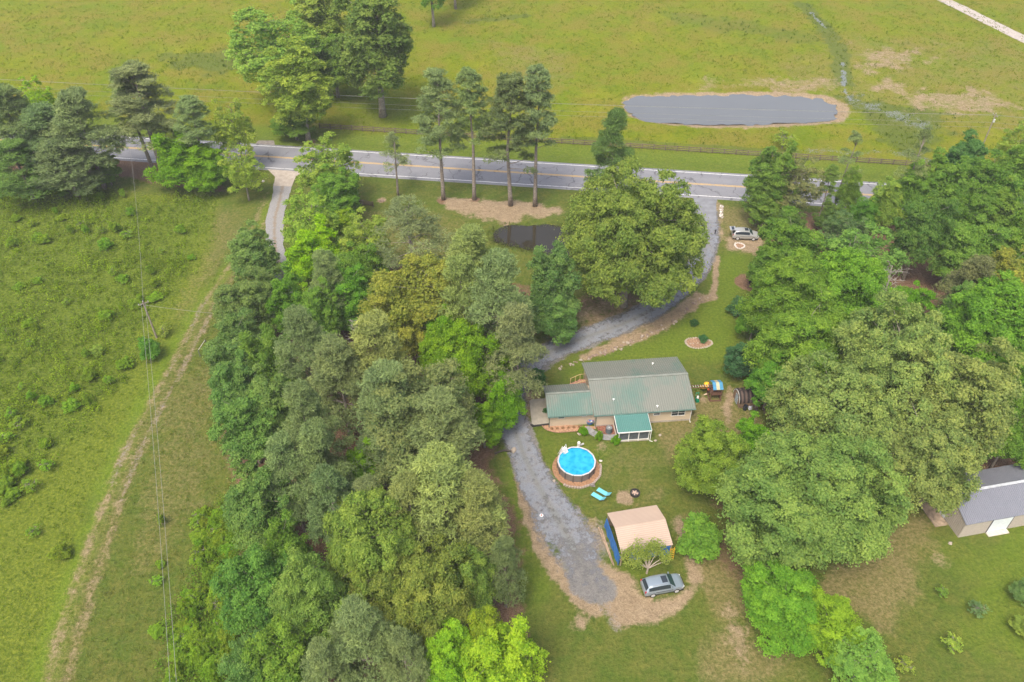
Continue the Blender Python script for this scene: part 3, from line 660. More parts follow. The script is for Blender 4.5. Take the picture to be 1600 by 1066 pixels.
# fire pit
p = P(992, 772); t = thing('fire_pit', (p.x, p.y, 0), 0, 'round black fire pit ring with pale wood inside on lawn', 'fire pit')
b = MB(); ring_wall(b, .5, .6, 0, .36, 20); b.build('ring', mat('blackened_steel', (.035, .033, .032), .8, .3, .3, 6), t)
MB().cyl((0, 0, .0), .5, .1, 16).build('ash', mat('dark_ash', (.09, .085, .08), .95), t)
for k in range(6):
    a = k*1.1; b = MB(); b.tube([(-.25, 0, .2), (.25, 0, .2)], .07, 7); o = b.build('log', mat('pinkish_split_wood', (.52, .38, .30), .9)); o.location = (p.x+.12*math.cos(a), p.y+.12*math.sin(a), .03*k-.02); o.rotation_euler = (0, .1, a); tag(o, 'short pale log stacked in the black fire pit', 'log', 'logs in the fire pit')
o = MB().blob((0, 0, .15), (.35, .25, .22), 5, 8, 5, .35).build('stone', mat('grey_stone', (.22, .2, .18), .9, .2, .3, 5)); q = P(926, 759.5); o.location = q; tag(o, 'low grey brown stone lying on grass below the pool blocks', 'stone')

# ------------------------------------------------------------------ CARPORT
CA = math.radians(11.2); t = thing('carport', (12.1, 50.95, 0), CA, 'open pole shelter with pale tan ribbed metal roof and blue tarp sides', 'carport')
m = NM('tan_metal_roof', .5, .35); tx = m.co('Object'); sp_ = m.noise(2.2, 3, .7, tx)
c = m.mix(m.noise(.5, 3, .6, tx), (.40, .31, .245), (.47, .365, .29)); c = m.mix(m.ramp(sp_, [(.71, 0), (.76, .8)]), c, (.18, .12, .08)); m.color(seams(m, c, tx, 1.435, 'Y', .2))
roof_sheet('roof', m.m, t, [(0, 0, 2.45), (6.0, 0, 2.45), (6.0, 2.85, 3.4), (0, 2.85, 3.4)], .05, .23, .05, .035, along=False)
roof_sheet('roof', m.m, t, [(0, 5.6, 2.45), (6.0, 5.6, 2.45), (6.0, 2.85, 3.4), (0, 2.85, 3.4)], .05, .23, .05, .035, along=False)
PO = mat('weathered_post', (.34, .27, .19), .9, .2, .2, 5); BT = mat('blue_tarp', (.025, .15, .44), .5, .4, .18, 1.5, bump=.3)
for u in (.12, 3.0, 5.88):
    for v in (.12, 5.45): MB().box((u, v, 1.2), (.12, .12, 2.4)).build('post', PO, t)
b = MB()
for v in (.12, 5.45): b.box((3, v, 2.36), (5.9, .06, .14))
for u in (.1, 2, 4, 5.9): b.tube([(u, .1, 2.38), (u, 2.8, 3.31), (u, 5.5, 2.38)], .04, 4)
b.build('rafters', PO, t)
b = MB(); n = 12
for i in range(n):      # sagging side tarp leaning out at the foot
    v0_, v1_ = .05+5.4*i/n, .05+5.4*(i+1)/n; w0, w1 = .06*math.sin(i*1.9), .06*math.sin((i+1)*1.9)
    q = [(-.20+w0, v0_, .12), (-.20+w1, v1_, .12), (-.06, v1_, 1.7+w1), (-.06, v0_, 1.7+w0)]
    b.add(q+[(x+.04, y, z) for x, y, z in q], [(0, 1, 2, 3), (7, 6, 5, 4), (0, 4, 5, 1), (3, 2, 6, 7)])
b.build('side_tarp', BT, t)
b = MB(); b.box((5.1, .05, 1.45), (1.3, .05, 1.7), rx=.05); b.box((2.7, .2, 1.3), (3.2, .04, 1.5), rx=-.05); b.build('front_tarp', BT, t)
b = MB(); b.box((3, 5.4, 1.2), (5.8, .05, 2.2)); b.build('back_wall', mat('old_boards', (.25, .19, .13), .9), t)
for k, (u, v) in enumerate(((-.62, 2.7), (-.78, 3.0))):
    b = MB(); b.box((0, 0, .09), (.14, 5.0, .1)); o = b.build('timber', mat('old_timber', (.36, .26, .18), .9, .2, .25, 4)); o.location = (12.1+u*math.cos(CA)-v*math.sin(CA), 50.95+u*math.sin(CA)+v*math.cos(CA), 0); o.rotation_euler = (0, 0, CA+.04*k)
    tag(o, ['long weathered timber on the ground beside the blue tarp', 'outer weathered timber on the ground nearer the gravel drive'][k], 'timber')
q = Vector((12.1+5.95*math.cos(CA), 50.95+5.95*math.sin(CA), 0)); t2 = thing('step_ladder', (q.x+.1, q.y-.25, 0), CA, 'yellow step ladder leaning at right front corner of carport', 'ladder')
YL = mat('yellow_fibreglass', (.62, .38, .02), .5)
b = MB()
for y in (-.25, .25): b.box((y, .1, 1.0), (.06, .05, 2.05), rx=-.12)
b.build('rails', YL, t2)
for k in range(6): MB().box((0, -.02+.04*k, .25+.3*k), (.5, .08, .03)).build('rung', YL, t2)
rg = random.Random(3)
for k, (u, v, s, c_, lb) in enumerate(((1.6, 1.5, (1.2, .8, .8), (.16, .13, .1), 'brown crate stored under the tan carport roof near the tarp'), (3.9, 2.2, (1.5, 1.0, 1.0), (.1, .12, .14), 'dark covered bench stored under the middle of the carport'))):
    b = MB(); b.box((0, 0, s[2]/2), s); b.box((0, 0, s[2]+.03), (s[0]+.08, s[1]+.08, .06)); b.box((0, -s[1]/2-.02, s[2]/2), (s[0]*.9, .04, .1)); o = b.build('storage_crate', mat('crate_%s' % 'ab'[k], c_, .8)); o.location = (12.1+u*math.cos(CA)-v*math.sin(CA), 50.95+u*math.sin(CA)+v*math.cos(CA), 0); o.rotation_euler = (0, 0, CA); tag(o, lb, 'crate')

# ------------------------------------------------------------------ CARS
BLK = mat('black_rubber', (.02, .02, .02), .85, .2, .1); RIM = mat('alloy_rim', (.5, .5, .5), .35, .5, .08)
def suv(px, py, ang, label, paint, open_gate=False, loc=None):
    t = thing('parked_car', loc, ang, label, 'car', None)
    st = [(-2.30, .42, .62, .80, 0, .78), (-2.26, .30, 1.00, 1.04, 0, .86), (-2.16, .26, 1.06, 1.16, .3, .90), (-1.86, .24, 1.06, 1.56, 1, .92), (-1.45, .24, 1.05, 1.66, 1, .925), (-.6, .24, 1.03, 1.70, 1, .925), (.2, .24, 1.01, 1.68, 1, .925),
          (.52, .24, 1.00, 1.60, 1, .92), (.85, .24, 1.00, 1.34, .6, .92), (1.18, .24, 1.0, 1.06, .15, .915), (1.30, .24, .98, 1.03, 0, .91), (1.75, .25, .93, .985, 0, .89), (2.08, .28, .84, .90, 0, .84), (2.24, .32, .70, .76, 0, .72), (2.31, .40, .55, .60, 0, .55)]
    def sec(s_):
        x, zb, zs, zt, cab, wd = s_
        wr = wd*(.70 if cab >= .3 else .82)
        zsh = zs
        return [(x, wd*.90, zb), (x, wd, zb+.18), (x, wd, (zb+zs)/2+.1), (x, wd*.955, zsh), (x, wd*.955-(wd*.955-wr)*.86, zt-.07 if cab >= .3 else zs+(zt-zs)*.6), (x, wr*.90, zt-.012), (x, wr*.5, zt), (x, 0, zt+.012)]
    rings = []
    for s_ in st:
        h = sec(s_); rings.append([(x, -y, z) for x, y, z in h]+[(x, y, z) for x, y, z in reversed(h[:-1])])
    n = len(rings[0]); b = MB(); V = [q for r in rings for q in r]; Fs = []
    for i in range(len(rings)-1):
        for k in range(n-1): Fs.append((i*n+k, i*n+k+1, (i+1)*n+k+1, (i+1)*n+k))
        Fs.append((i*n+n-1, i*n, (i+1)*n, (i+1)*n+n-1))
    Fs.append(tuple(range(n-1, -1, -1))); Fs.append(tuple((len(rings)-1)*n+k for k in range(n)))
    Fs = [tuple(reversed(f)) for f in Fs]
    b.add(V, Fs)
    pm = NM('car_paint_'+paint[0], .28, .5); pm.b.inputs['Metallic'].default_value = .35; pm.b.inputs['Coat Weight'].default_value = .5
    pm.color(pm.mix(pm.noise(2.5, 3), paint[1], tuple(c*.9 for c in paint[1])))
    body = b.build('body', pm.m, t, smooth=True)
    def quad(b_, pts, off):
        pts = [Vector(p) for p in pts]; nn_ = (pts[1]-pts[0]).cross(pts[3]-pts[0]).normalized(); c_ = sum(pts, Vector())/4
        if nn_.dot(c_-Vector((c_.x*.6, 0, .9))) < 0: nn_ = -nn_
        o_ = nn_*off; b_.add([p+o_ for p in pts]+[p-o_*.6 for p in pts], [(0, 1, 2, 3), (7, 6, 5, 4), (0, 4, 5, 1), (1, 5, 6, 2), (2, 6, 7, 3), (3, 7, 4, 0)])
    def onside(i, f, sgn):
        h = sec(st[i]); a_, c_ = Vector(h[3]), Vector(h[4]); q = a_.lerp(c_, f); return Vector((q.x, q.y*sgn, q.z))
    for sgn in (-1, 1):
        for name, idxs in (('rear_side_window', (3, 4, 5)), ('front_side_window', (5, 6, 7, 8))):
            b = MB()
            for i, j in zip(idxs[:-1], idxs[1:]):
                top0, top1 = (.94 if i < 8 else .6), (.94 if j < 8 else .55)
                quad(b, [onside(i, .12, sgn), onside(j, .12, sgn), onside(j, top1, sgn), onside(i, top0, sgn)], .012)
            b.build(name, GLASS, body)
        MB().box((.95, sgn*1.0, 1.08), (.14, .2, .13)).build('wing_mirror', pm.m, body)
        MB().box((-.1, sgn*.935, .80), (1.9, .03, .02)).build('door_trim', BLK, body)
        MB().box((2.05, sgn*.72, .74), (.35, .2, .13), rz=-sgn*.45).build('headlight', mat('clear_headlight', (.7, .72, .72), .15, .6), body)
        MB().box((-2.2, sgn*.78, .92), (.16, .14, .34)).build('tail_light', mat('red_light', (.45, .01, .02), .3), body)
        MB().tube([(-1.5, sgn*.62, 1.72), (.15, sgn*.62, 1.73)], .022, 5).build('roof_rail', mat('dark_rail', (.2, .2, .2), .4), body)
    A = sec(st[7]); C_ = sec(st[9]); b = MB()
    quad(b, [(A[4][0]+.03, -A[4][1]*.93, A[4][2]-.01), (A[4][0]+.03, A[4][1]*.93, A[4][2]-.01), (C_[4][0]-.04, C_[4][1]*1.12, C_[4][2]+.02), (C_[4][0]-.04, -C_[4][1]*1.12, C_[4][2]+.02)], .02)
    b = MB(); w0, w1 = .60, .78
    quad(b, [(.54, -w0, 1.595), (.54, w0, 1.595), (1.17, w1, 1.075), (1.17, -w1, 1.075)], .022); b.build('windscreen', mat('green_tint_glass', (.03, .07, .065), .06, .6), body)
    b = MB(); quad(b, [(-2.17, -.68, 1.16), (-2.17, .68, 1.16), (-1.90, .58, 1.53), (-1.90, -.58, 1.53)], .02); b.build('rear_window', GLASS, body)
    b = MB(); b.box((.05, 0, 1.705), (.62, .82, .02)); sr = b.build('sunroof', GLASS, body)
    b = MB(); b.box((2.30, 0, .62), (.06, .9, .16)); b.build('grille', BLK, body)
    b = MB(); b.box((0, 0, .27), (4.3, 1.72, .16)); b.build('underbody', BLK, t)
    for x in (-1.36, 1.34):
        for sgn in (-1, 1):
            wh = MB().tube([(x, sgn*.72, .345), (x, sgn*.94, .345)], .345, 22).build('wheel', BLK, t)
            b = MB(); b.tube([(x, sgn*.93, .345), (x, sgn*.955, .345)], .235, 16); b.build('rim', RIM, wh)
    if open_gate:
        b = MB(); b.box((-2.35, 0, 1.80), (.95, 1.25, .06), ry=-.08); gt_ = b.build('tailgate', pm.m, t)
        b = MB(); b.box((-2.33, 0, 1.845), (.45, 1.0, .02), ry=-.08); b.build('tailgate_window', GLASS, gt_)
        MB().box((-2.20, 0, .98), (.12, 1.2, .55)).build('boot_opening', BLK, t)
        for sgn in (-1, 1): MB().tube([(-2.15, sgn*.55, 1.3), (-2.5, sgn*.55, 1.78)], .015, 5).build('gas_strut', BLK, t)
    return t
def place_car(rw, fw, label, paint, og=False):
    a, c_ = P(*rw), P(*fw); d = (c_-a).xy.normalized(); nrm = Vector((-d.y, d.x)); mid = (a.xy+c_.xy)/2+nrm*.85
    return suv(0, 0, math.atan2(d.y, d.x), label, paint, og, (mid.x, mid.y, .06))
place_car((1019.5, 933), (1056.5, 926), 'blue grey SUV parked on the bare dirt below the carport', ('blue_grey', (.27, .33, .38)))
place_car((1153, 375.5), (1175.5, 376.5), 'silver SUV with its tailgate open parked near the road entrance', ('silver', (.46, .47, .46)), True)

# ------------------------------------------------------------------ PLAY AREA
WD = mat('redwood_stain', (.14, .075, .05), .85, .2, .25, 4)
p = P(1117, 626); t = thing('playset', (p.x, p.y, 0), math.radians(3), 'dark wooden playset with blue and yellow striped canopy and monkey bars', 'playset')
for x in (-.7, .7):
    for y in (0, 1.5): MB().box((x, y, 1.15 if y else 1.15), (.1, .1, 2.3)).build('post', WD, t)
b = MB(); b.box((0, .75, 1.1), (1.5, 1.6, .08))
for y in (0, 1.5): b.box((0, y, 1.45), (1.4, .04, .12)); b.box((0, y, 1.25), (1.4, .04, .12))
for x in (-.7, .7): b.box((x, .75, 1.45), (.04, 1.5, .12))
b.build('deck', WD, t)
b = MB()
for y in (-.15, 1.6): b.box((0, y, .12), (1.6, .12, .2))
for x in (-.75, .75): b.box((x, .7, .12), (.12, 1.8, .2))
b.build('sandbox_frame', WD, t)
for k, (x, w_) in enumerate(((-.62, .46), (-.16, .46), (.30, .46))):
    b = MB()
    for s in (-1, 1):
        b.add([(x, .75, 2.75), (x+w_, .75, 2.75), (x+w_, .75+s*.95, 2.25), (x, .75+s*.95, 2.25), (x, .75, 2.72), (x+w_, .75, 2.72), (x+w_, .75+s*.95, 2.22), (x, .75+s*.95, 2.22)],
              [(0, 1, 2, 3), (7, 6, 5, 4), (0, 4, 5, 1), (2, 6, 7, 3)])
    b.build('canopy_stripe', [mat('blue_canvas', (.05, .22, .38), .6), mat('sand_canvas', (.42, .39, .25), .7), MATS['blue_canvas']][k] if k != 1 else mat('sand_canvas', (.42, .39, .25), .7), t)
b = MB()
for y in (.55, .95): b.box((-2.2, y, 2.1), (3.2, .08, .1))
for y, e_ in ((.1, .55), (1.4, .95)): b.tube([(-3.9, y, 0), (-3.75, e_, 2.1)], .05, 5)
b.build('beam', WD, t)
for k in range(8): MB().tube([(-3.5+k*.34, .55, 2.17), (-3.5+k*.34, .95, 2.17)], .025, 5).build('rung', WHITE, t)
b = MB(); YP = mat('yellow_plastic', (.78, .42, .02), .4)
b.blob((-1.15, 1.25, 1.9), (.42, .38, .42), 7, 9, 6, .2); b.tube([(-1.1, 1.3, 1.6), (-1.25, 1.7, 1.0), (-1.3, 2.5, .2)], [.3, .3, .3], 10); b.build('slide', YP, t)
b = MB(); b.blob((-.98, .72, 1.5), (.15, .15, .15), 2); b.build('steering_wheel', mat('red_plastic', (.5, .08, .03), .4), t)
p = P(1089, 627); t = thing('toddler_swing', (p.x, p.y, 0), .2, 'small green toddler swing with white seat beside house corner', 'swing')
GP = mat('green_plastic', (.0, .20, .10), .45)
b = MB(); b.box((0, 0, .22), (.45, .6, .4), taper=.8); b.tube([(-.2, .25, .4), (-.2, .3, 1.3)], .05, 6); b.tube([(.2, .25, .4), (.2, .3, 1.3)], .05, 6); b.tube([(-.25, .3, 1.3), (.25, .3, 1.3)], .06, 6); b.build('frame', GP, t)
b = MB(); b.blob((0, .0, .75), (.17, .18, .3), 3, 8, 6, .1); b.build('seat', WHITE, t)
o = MB().blob((0, 0, .12), (.4, .12, .1), 2, 7, 5, .3).build('plastic_bat', mat('cream_plastic', (.62, .48, .33), .6)); o.location = P(1103, 617); o.rotation_euler = (0, 0, .4); tag(o, 'cream coloured toy lying on dirt between swing and playset', 'toy')
# barrel shed
a = P(1154.5, 639); q = P(1181, 636.5); d = (q-a); L = d.length; ang = math.atan2(d.y, d.x)
t = thing('barrel_shed', (a.x, a.y, 0), ang, 'small old shed with rounded dark roof and pale arched end wall', 'shed')
Rr = 1.2; cy = 1.25; zc = .95; n = 18
prof = [(cy-1.15, 0), (cy-1.2, .5), (cy-1.2, zc)]+[(cy-Rr*math.cos(k*math.pi/n), zc+Rr*math.sin(k*math.pi/n)*1.05) for k in range(1, n)]+[(cy+1.2, zc), (cy+1.2, .5), (cy+1.15, 0)]
b = MB(); b.add([(0, y, z) for y, z in prof], [tuple(range(len(prof)))]); b.add([(L, y, z) for y, z in prof], [tuple(reversed(range(len(prof))))])
lowp = [prof[0], prof[1], prof[2]]
for side in (prof[:3], prof[-3:]):
    for i in range(2): (y0, z0), (y1, z1) = side[i], side[i+1]; b.add([(0, y0, z0), (L, y0, z0), (L, y1, z1), (0, y1, z1)], [(0, 1, 2, 3)])
b.build('wall', mat('brown_wood_wall', (.22, .15, .10), .9, .2, .3, 5), t)
b = MB(); rp = prof[2:-2]
for i in range(len(rp)-1):
    (y0, z0), (y1, z1) = rp[i], rp[i+1]; f = 1.035
    sy = lambda y: cy+(y-cy)*f; sz = lambda z: zc+(z-zc)*f+.01
    b.add([(-.06, sy(y0), sz(z0)), (L+.06, sy(y0), sz(z0)), (L+.06, sy(y1), sz(z1)), (-.06, sy(y1), sz(z1)), (-.06, y0, z0), (L+.06, y0, z0), (L+.06, y1, z1), (-.06, y1, z1)], [(0, 1, 2, 3), (7, 6, 5, 4), (0, 4, 5, 1), (1, 5, 6, 2), (2, 6, 7, 3), (3, 7, 4, 0)])
m = NM('old_dark_shingle', .9, .2); tx = m.co('Object'); wv = m.n('ShaderNodeTexWave', bands_direction='X'); wv.inputs['Scale'].default_value = .55; wv.inputs['Distortion'].default_value = 2; m.ln(tx, wv.inputs['Vector'])
m.color(m.mix(m.ramp(m.math('ADD', m.math('MULTIPLY', wv.outputs['Fac'], .5), m.math('MULTIPLY', m.noise(3, 4, .7, tx), .5)), [(.35, 0), (.7, 1)]), (.028, .024, .024), (.12, .085, .07)))
rfb = b.build('roof', m.m, t)
b = MB(); b.box((L*.5, cy, zc+Rr*1.05*1.035+.03), (L+.1, .12, .05)); b.build('ridge_strip', mat('dark_strip', (.05, .04, .04)), rfb)
b = MB()
for i in range(len(rp)-1): b.tube([(-.1, cy+(rp[i][0]-cy)*.95, zc+(rp[i][1]-zc)*.95), (-.1, cy+(rp[i+1][0]-cy)*.95, zc+(rp[i+1][1]-zc)*.95)], .05, 4)
b.build('arch_trim', mat('weathered_white_trim', (.42, .42, .40), .8, .2, .3), t)
b = MB(); b.box((-.04, cy, .75), (.06, .8, 1.45)); b.build('door', mat('chipped_blue_grey_paint', (.28, .33, .35), .8, .2, .4, 5), t)
for px, py, nm_x, lb, cat_, s, c_ in ((1163.5, 640, 'black_bin', 'black open barrel standing in front of the barrel roofed shed', 'barrel', (.55, .55, .8), (.02, .025, .035)),
                 (1171, 640, 'feed_sack', 'crumpled pale grey sack between the black barrel and metal junk', 'sack', (.6, .5, .65), (.42, .44, .48)),
                 (1177.5, 635, 'metal_junk', 'grey metal scrap heap leaning on the shed front', 'scrap', (.7, .5, .8), (.2, .22, .25)),
                 (1180, 640, 'brown_box', 'dark brown box at the right corner of the shed', 'box', (.4, .4, .6), (.12, .09, .08))):
    p = P(px, py); b = MB(); rg = random.Random(px)
    if 'bin' in nm_x:
        ring_wall(b, .22, .27, 0, s[2], 14); b.cyl((0, 0, .02), .22, .3, 14)
    elif 'junk' in nm_x:
        for k in range(12): b.box((rg.uniform(-.3, .3), rg.uniform(-.2, .2), rg.uniform(.1, .7)), (rg.uniform(.1, .5), rg.uniform(.04, .15), rg.uniform(.05, .3)), rg.uniform(0, 3), rg.uniform(-.5, .5))
    elif 'sack' in nm_x: b.blob((0, 0, .3), (.3, .26, .32), 5, 9, 7, .25)
    else: b.box((0, 0, .28), (.42, .4, .55)); b.box((.02, .1, .58), (.4, .2, .05), rx=.4)
    o = b.build(nm_x, mat(nm_x+'_surface', c_, .7, .3, .2, 4)); o.location = (p.x, p.y, .0); tag(o, lb, cat_)
p = P(1188.5, 630); t = thing('yard_machine', (p.x, p.y, 0), .6, 'small red yard machine with tan cover right of the old shed', 'machine')
b = MB(); b.box((0, 0, .38), (.85, .5, .35), taper=.8); b.tube([(-.4, 0, .5), (-.9, 0, 1.0)], .03, 5); b.build('body', mat('faded_red', (.40, .07, .04), .6), t)
b = MB(); b.blob((.08, 0, .68), (.28, .22, .2), 5, 8, 5, .2); b.build('cover', mat('tan_vinyl', (.55, .40, .28), .7), t)
for x in (-.3, .35):
    for y in (-.3, .3): MB().tube([(x, y-.04, .17), (x, y+.04, .17)], .17, 12).build('wheel', BLK, t)

# ------------------------------------------------------------------ STONES, BEDS, SMALL YARD THINGS
ROCKM = mat('pale_rock', (.36, .31, .25), .9, .2, .2, 4); ROCKB = mat('brown_rock', (.27, .20, .155), .9, .2, .3, 4); ROCKW = mat('white_rock', (.55, .52, .47), .85, .2, .1, 4)
rocks = [MB().blob((0, 0, .1), (.24, .17, .15), s, 7, 4, .3) for s in range(5)]
def rock_protos(m): return [r.build('border_rock', m) for r in rocks]
RP = {}
def rock(x, y, s, mkey, m, label, group, seed, z=0):
    if mkey not in RP: RP[mkey] = [r_ for r_ in ()]
    rg = random.Random(seed); k = rg.randrange(5)
    key = (mkey, k)
    if key not in RP:
        o = MB().blob((0, 0, .1), (.24, .17, .15), k, 7, 4, .3).build('border_rock', m); RP[key] = o
    else:
        o = RP[key].copy(); COL.objects.link(o)
    o.location = (x, y, z); o.rotation_euler = (0, 0, rg.uniform(0, 6.28)); o.scale = (s, s, s*rg.uniform(.7, 1.1)); tag(o, label, 'rock', group)
def ring(px, py, rpx, rpy, n, s, mkey, m, label, group, bed):
    c_ = P(px, py); rx = (P(px+rpx, py)-c_).length; ry = (P(px, py-rpy)-P(px, py+rpy)).length/2
    for k in range(n):
        a = 2*math.pi*k/n; rr = 1+.06*math.sin(3*a+1)
        rock(c_.x+rx*math.cos(a)*rr, c_.y+ry*math.sin(a)*rr, s, mkey, m, label, group, k*7+n)
    o = sheet('flower_bed', [(c_.x+rx*.97*math.cos(k*.21), c_.y+ry*.97*math.sin(k*.21)) for k in range(30)], bed, .068); tag(o, kind='structure')
ring(1091, 536.5, 20.5, 8, 34, .8, 'p', ROCKM, 'pale rock in the oval ring around the bare flower bed', 'rocks of the oval flower bed ring', mat('brown_mulch', (.30, .19, .12), .95, .1, .3, 5))
ring(1155.5, 384.5, 7.2, 4.2, 14, .85, 'w', ROCKW, 'white rock in the small ring below the silver SUV', 'white rocks of the small ring', MATS['brown_mulch'])
for k, (px, py) in enumerate(((1079, 538), (1083, 537.5), (1090, 537), (1099, 537))): q = P(px, py); rock(q.x, q.y, .6, 'p', ROCKM, 'small pale stone lying inside the oval flower bed', 'stones inside the oval bed', k+200, .06)
rg = random.Random(9)
ln_ = PL([(1113, 463), (1085, 474), (1052, 503), (1012, 526), (962, 545), (915, 560), (880, 576)])
for k in range(110):
    i = rg.randrange(len(ln_)-1) if k > 40 else rg.choice((2, 3, 4)); t_ = rg.random(); a, c_ = ln_[i], ln_[i+1]
    rock(a[0]+(c_[0]-a[0])*t_+rg.gauss(0, .28), a[1]+(c_[1]-a[1])*t_+rg.gauss(0, .28), rg.uniform(.45, 1.25), 'b' if k % 3 else 'p', ROCKB if k % 3 else ROCKM, 'rough rock along the lawn edge of the curving gravel driveway', 'rocks edging the curved driveway', k+300)
for k in range(26):
    q = P(1127+rg.uniform(-2.2, 2.2), 322+20*k/26+rg.uniform(-1, 1)); rock(q.x, q.y, rg.uniform(.6, 1.3), 'w' if k % 2 else 'p', ROCKW if k % 2 else ROCKM, 'rock in the short pale rock pile beside the paved driveway mouth', 'rocks piled at the driveway mouth', k+500)
for px, py, s, lb in ((1097, 350, 2.2, 'large white block at left edge of driveway below the apron'), (907, 563, 1.1, 'pale rock at the lawn corner behind the house'), (411, 284, 1.6, 'white rock lying in grass left of the concrete apron'), (938, 677, 1.4, 'grey stone between two round shrubs'), (905, 679, 1.2, 'grey stone left of the first round shrub'), (938.5, 721, .9, 'small white stone in grass right of the pool'), (866, 752, 1.0, 'light stone at left end of pool blocks'), (1024, 689, .9, 'pale stone at porch right corner'), (1031, 681, 1.0, 'flat grey stepping stone right of the porch'), (1484, 850, 1.2, 'pale broken stones in grass near barn corner'), (803, 705, 2.0, 'pale round rock at driveway end of the culvert pipe'), (597, 315, 1.8, 'reddish rock heap on lawn near the split rail fence')):
    q = P(px, py); rock(q.x, q.y, s, 'w' if 'white' in lb else ('b' if 'red' in lb else 'p'), ROCKW if 'white' in lb else (ROCKB if 'red' in lb else ROCKM), lb, None, int(px))
q = P(846, 806); t = thing('round_marker', (q.x, q.y, .075), 0, 'small round white disc with red centre lying on the gravel', 'disc'); MB().cyl((0, 0, 0), .22, .04, 16).build('disc', WHITE, t); MB().cyl((0, 0, .041), .12, .01, 12).build('centre', mat('dull_red', (.4, .08, .06), .6), t)
q = P(1117, 366); t = thing('small_post', (q.x, q.y, 0), 0, 'short dark post at right edge of upper gravel driveway', 'post'); MB().cyl((0, 0, 0), .09, .75, 8).build('post', mat('dark_post', (.05, .05, .06), .7), t); MB().box((0, 0, .8), (.3, .22, .22)).build('box', MATS['dark_post'], t)
a, q = P(773, 710), P(800, 706); mid_ = P(786, 705.5)
b = MB(); b.tube([a-a+Vector((0, 0, .15)), mid_-a+Vector((0, 0, .2)), q-a+Vector((0, 0, .15))], .13, 8); o = b.build('culvert_pipe', mat('dark_pipe', (.07, .06, .05), .8)); o.location = a; tag(o, 'dark pipe lying across the left edge of gravel driveway', 'pipe')
# burnt stump
p = P(1177, 441); t = thing('burnt_stump', (p.x, p.y, 0), 0, 'charred black stump and root heap in a dirt circle', 'stump'); CH = mat('charred_wood', (.018, .016, .016), .9, .2, .3, 5)
b = MB(); b.blob((0, 0, .35), (.9, .7, .6), 4, 10, 6, .35); b.build('stump', CH, t); b = MB(); rg = random.Random(5)
for k in range(20):
    a = rg.uniform(0, 6.28); r = rg.uniform(.8, 1.6); b.tube([(0, 0, .3), (r*.6*math.cos(a), r*.6*math.sin(a), rg.uniform(.4, .9)), (r*math.cos(a), r*math.sin(a), rg.uniform(0, .9))], [.1, .07, .03], 5)
b.build('roots', CH, t)

# ------------------------------------------------------------------ BARN (right)
BA = math.radians(11.3); t = thing('barn', (51.86, 54.81, 0), BA, 'beige metal barn with grey ribbed roof and white roll up door', 'barn')
BL, BW = 17.0, 6.6; bze, bzr = 2.6, 4.0
BW_ = siding('beige_metal_siding', (.45, .405, .35), 1.6, 'X'); 
m = NM('beige_gable_siding', .6, .3); tx = m.co('Object'); wv = m.n('ShaderNodeTexWave', wave_type='BANDS', bands_direction='Y'); wv.inputs['Scale'].default_value = 1.6; m.ln(tx, wv.inputs['Vector'])
gable_block('wall', BW_, t, 0, BL, 0, BW, bze, bzr-.03)
b = MB()
for k in range(28):
    y = .12+k*.235; h = bze+(bzr-bze)*(1-abs(y-BW/2)/(BW/2))-.08; b.box((-.025, y, h/2), (.05, .06, h))
b.build('gable_ribs', mat('tan_rib_shaded', (.35, .315, .27), .6), t)  # same siding as the front; gable shade painted in as darker ribs
for lo_, hi_ in ((0, 3.45), (6.25, BL)):
    b = MB()
    for k in range(int(BL/.235)):
        x = .12+k*.235
        if lo_ < x < hi_: b.box((x, -.02, bze/2), (.05, .04, bze))
    b.build('wall_ribs', mat('tan_rib_lit', (.49, .445, .385), .6), t)  # front ribs coloured lighter to paint in the lit side
m = NM('grey_metal_roof', .42, .45); tx = m.co('Object'); m.color(seams(m, m.mix(m.noise(.5, 3, .6, tx), (.155, .165, .195), (.20, .212, .245)), tx, 1.309)); GR = m.m
r1 = roof_sheet('roof', GR, t, [(-.12, -.15, bze), (BL, -.15, bze), (BL, BW/2, bzr), (-.12, BW/2, bzr)], .06, .24, .05, .04)
roof_sheet('rear_roof', GR, t, [(-.12, BW+.15, bze), (BL, BW+.15, bze), (BL, BW/2, bzr), (-.12, BW/2, bzr)], .06, .24, .05, .04)
MB().box((BL/2-.06, BW/2, bzr+.06), (BL+.02, .34, .05)).build('ridge_cap', mat('light_grey_cap', (.45, .48, .50), .4), r1)
MB().box((4.85, -.05, 1.32), (2.6, .06, 2.3)).build('roll_up_door', mat('white_door', (.66, .70, .72), .5, .3, .05), t)
b = MB(); b.box((4.85, -.06, 2.5), (2.76, .08, .08)); b.box((3.5, -.06, 1.3), (.08, .08, 2.4)); b.box((6.2, -.06, 1.3), (.08, .08, 2.4)); b.build('door_frame', mat('dark_frame', (.1, .1, .11)), t)
MB().box((4.85, -.35, .06), (2.7, .6, .12)).build('door_apron', mat('apron_concrete', (.5, .46, .40), .9), t)
MB().box((-.07, 4.2, 1.2), (.06, 2.9, 2.3)).build('side_roll_up_door', mat('white_blue_door', (.55, .60, .62), .5, .3, .05), t)
o = MB().box((0, 0, .06), (1.6, 4.4, .14)).build('barn_apron', mat('stained_concrete', (.36, .28, .20), .9, .2, .3, 2)); o.location = Vector((51.86, 54.81, 0))+Matrix.Rotation(BA, 3, 'Z') @ Vector((-.95, 4.0, 0)); o.rotation_euler = (0, 0, BA); tag(o, kind='structure')

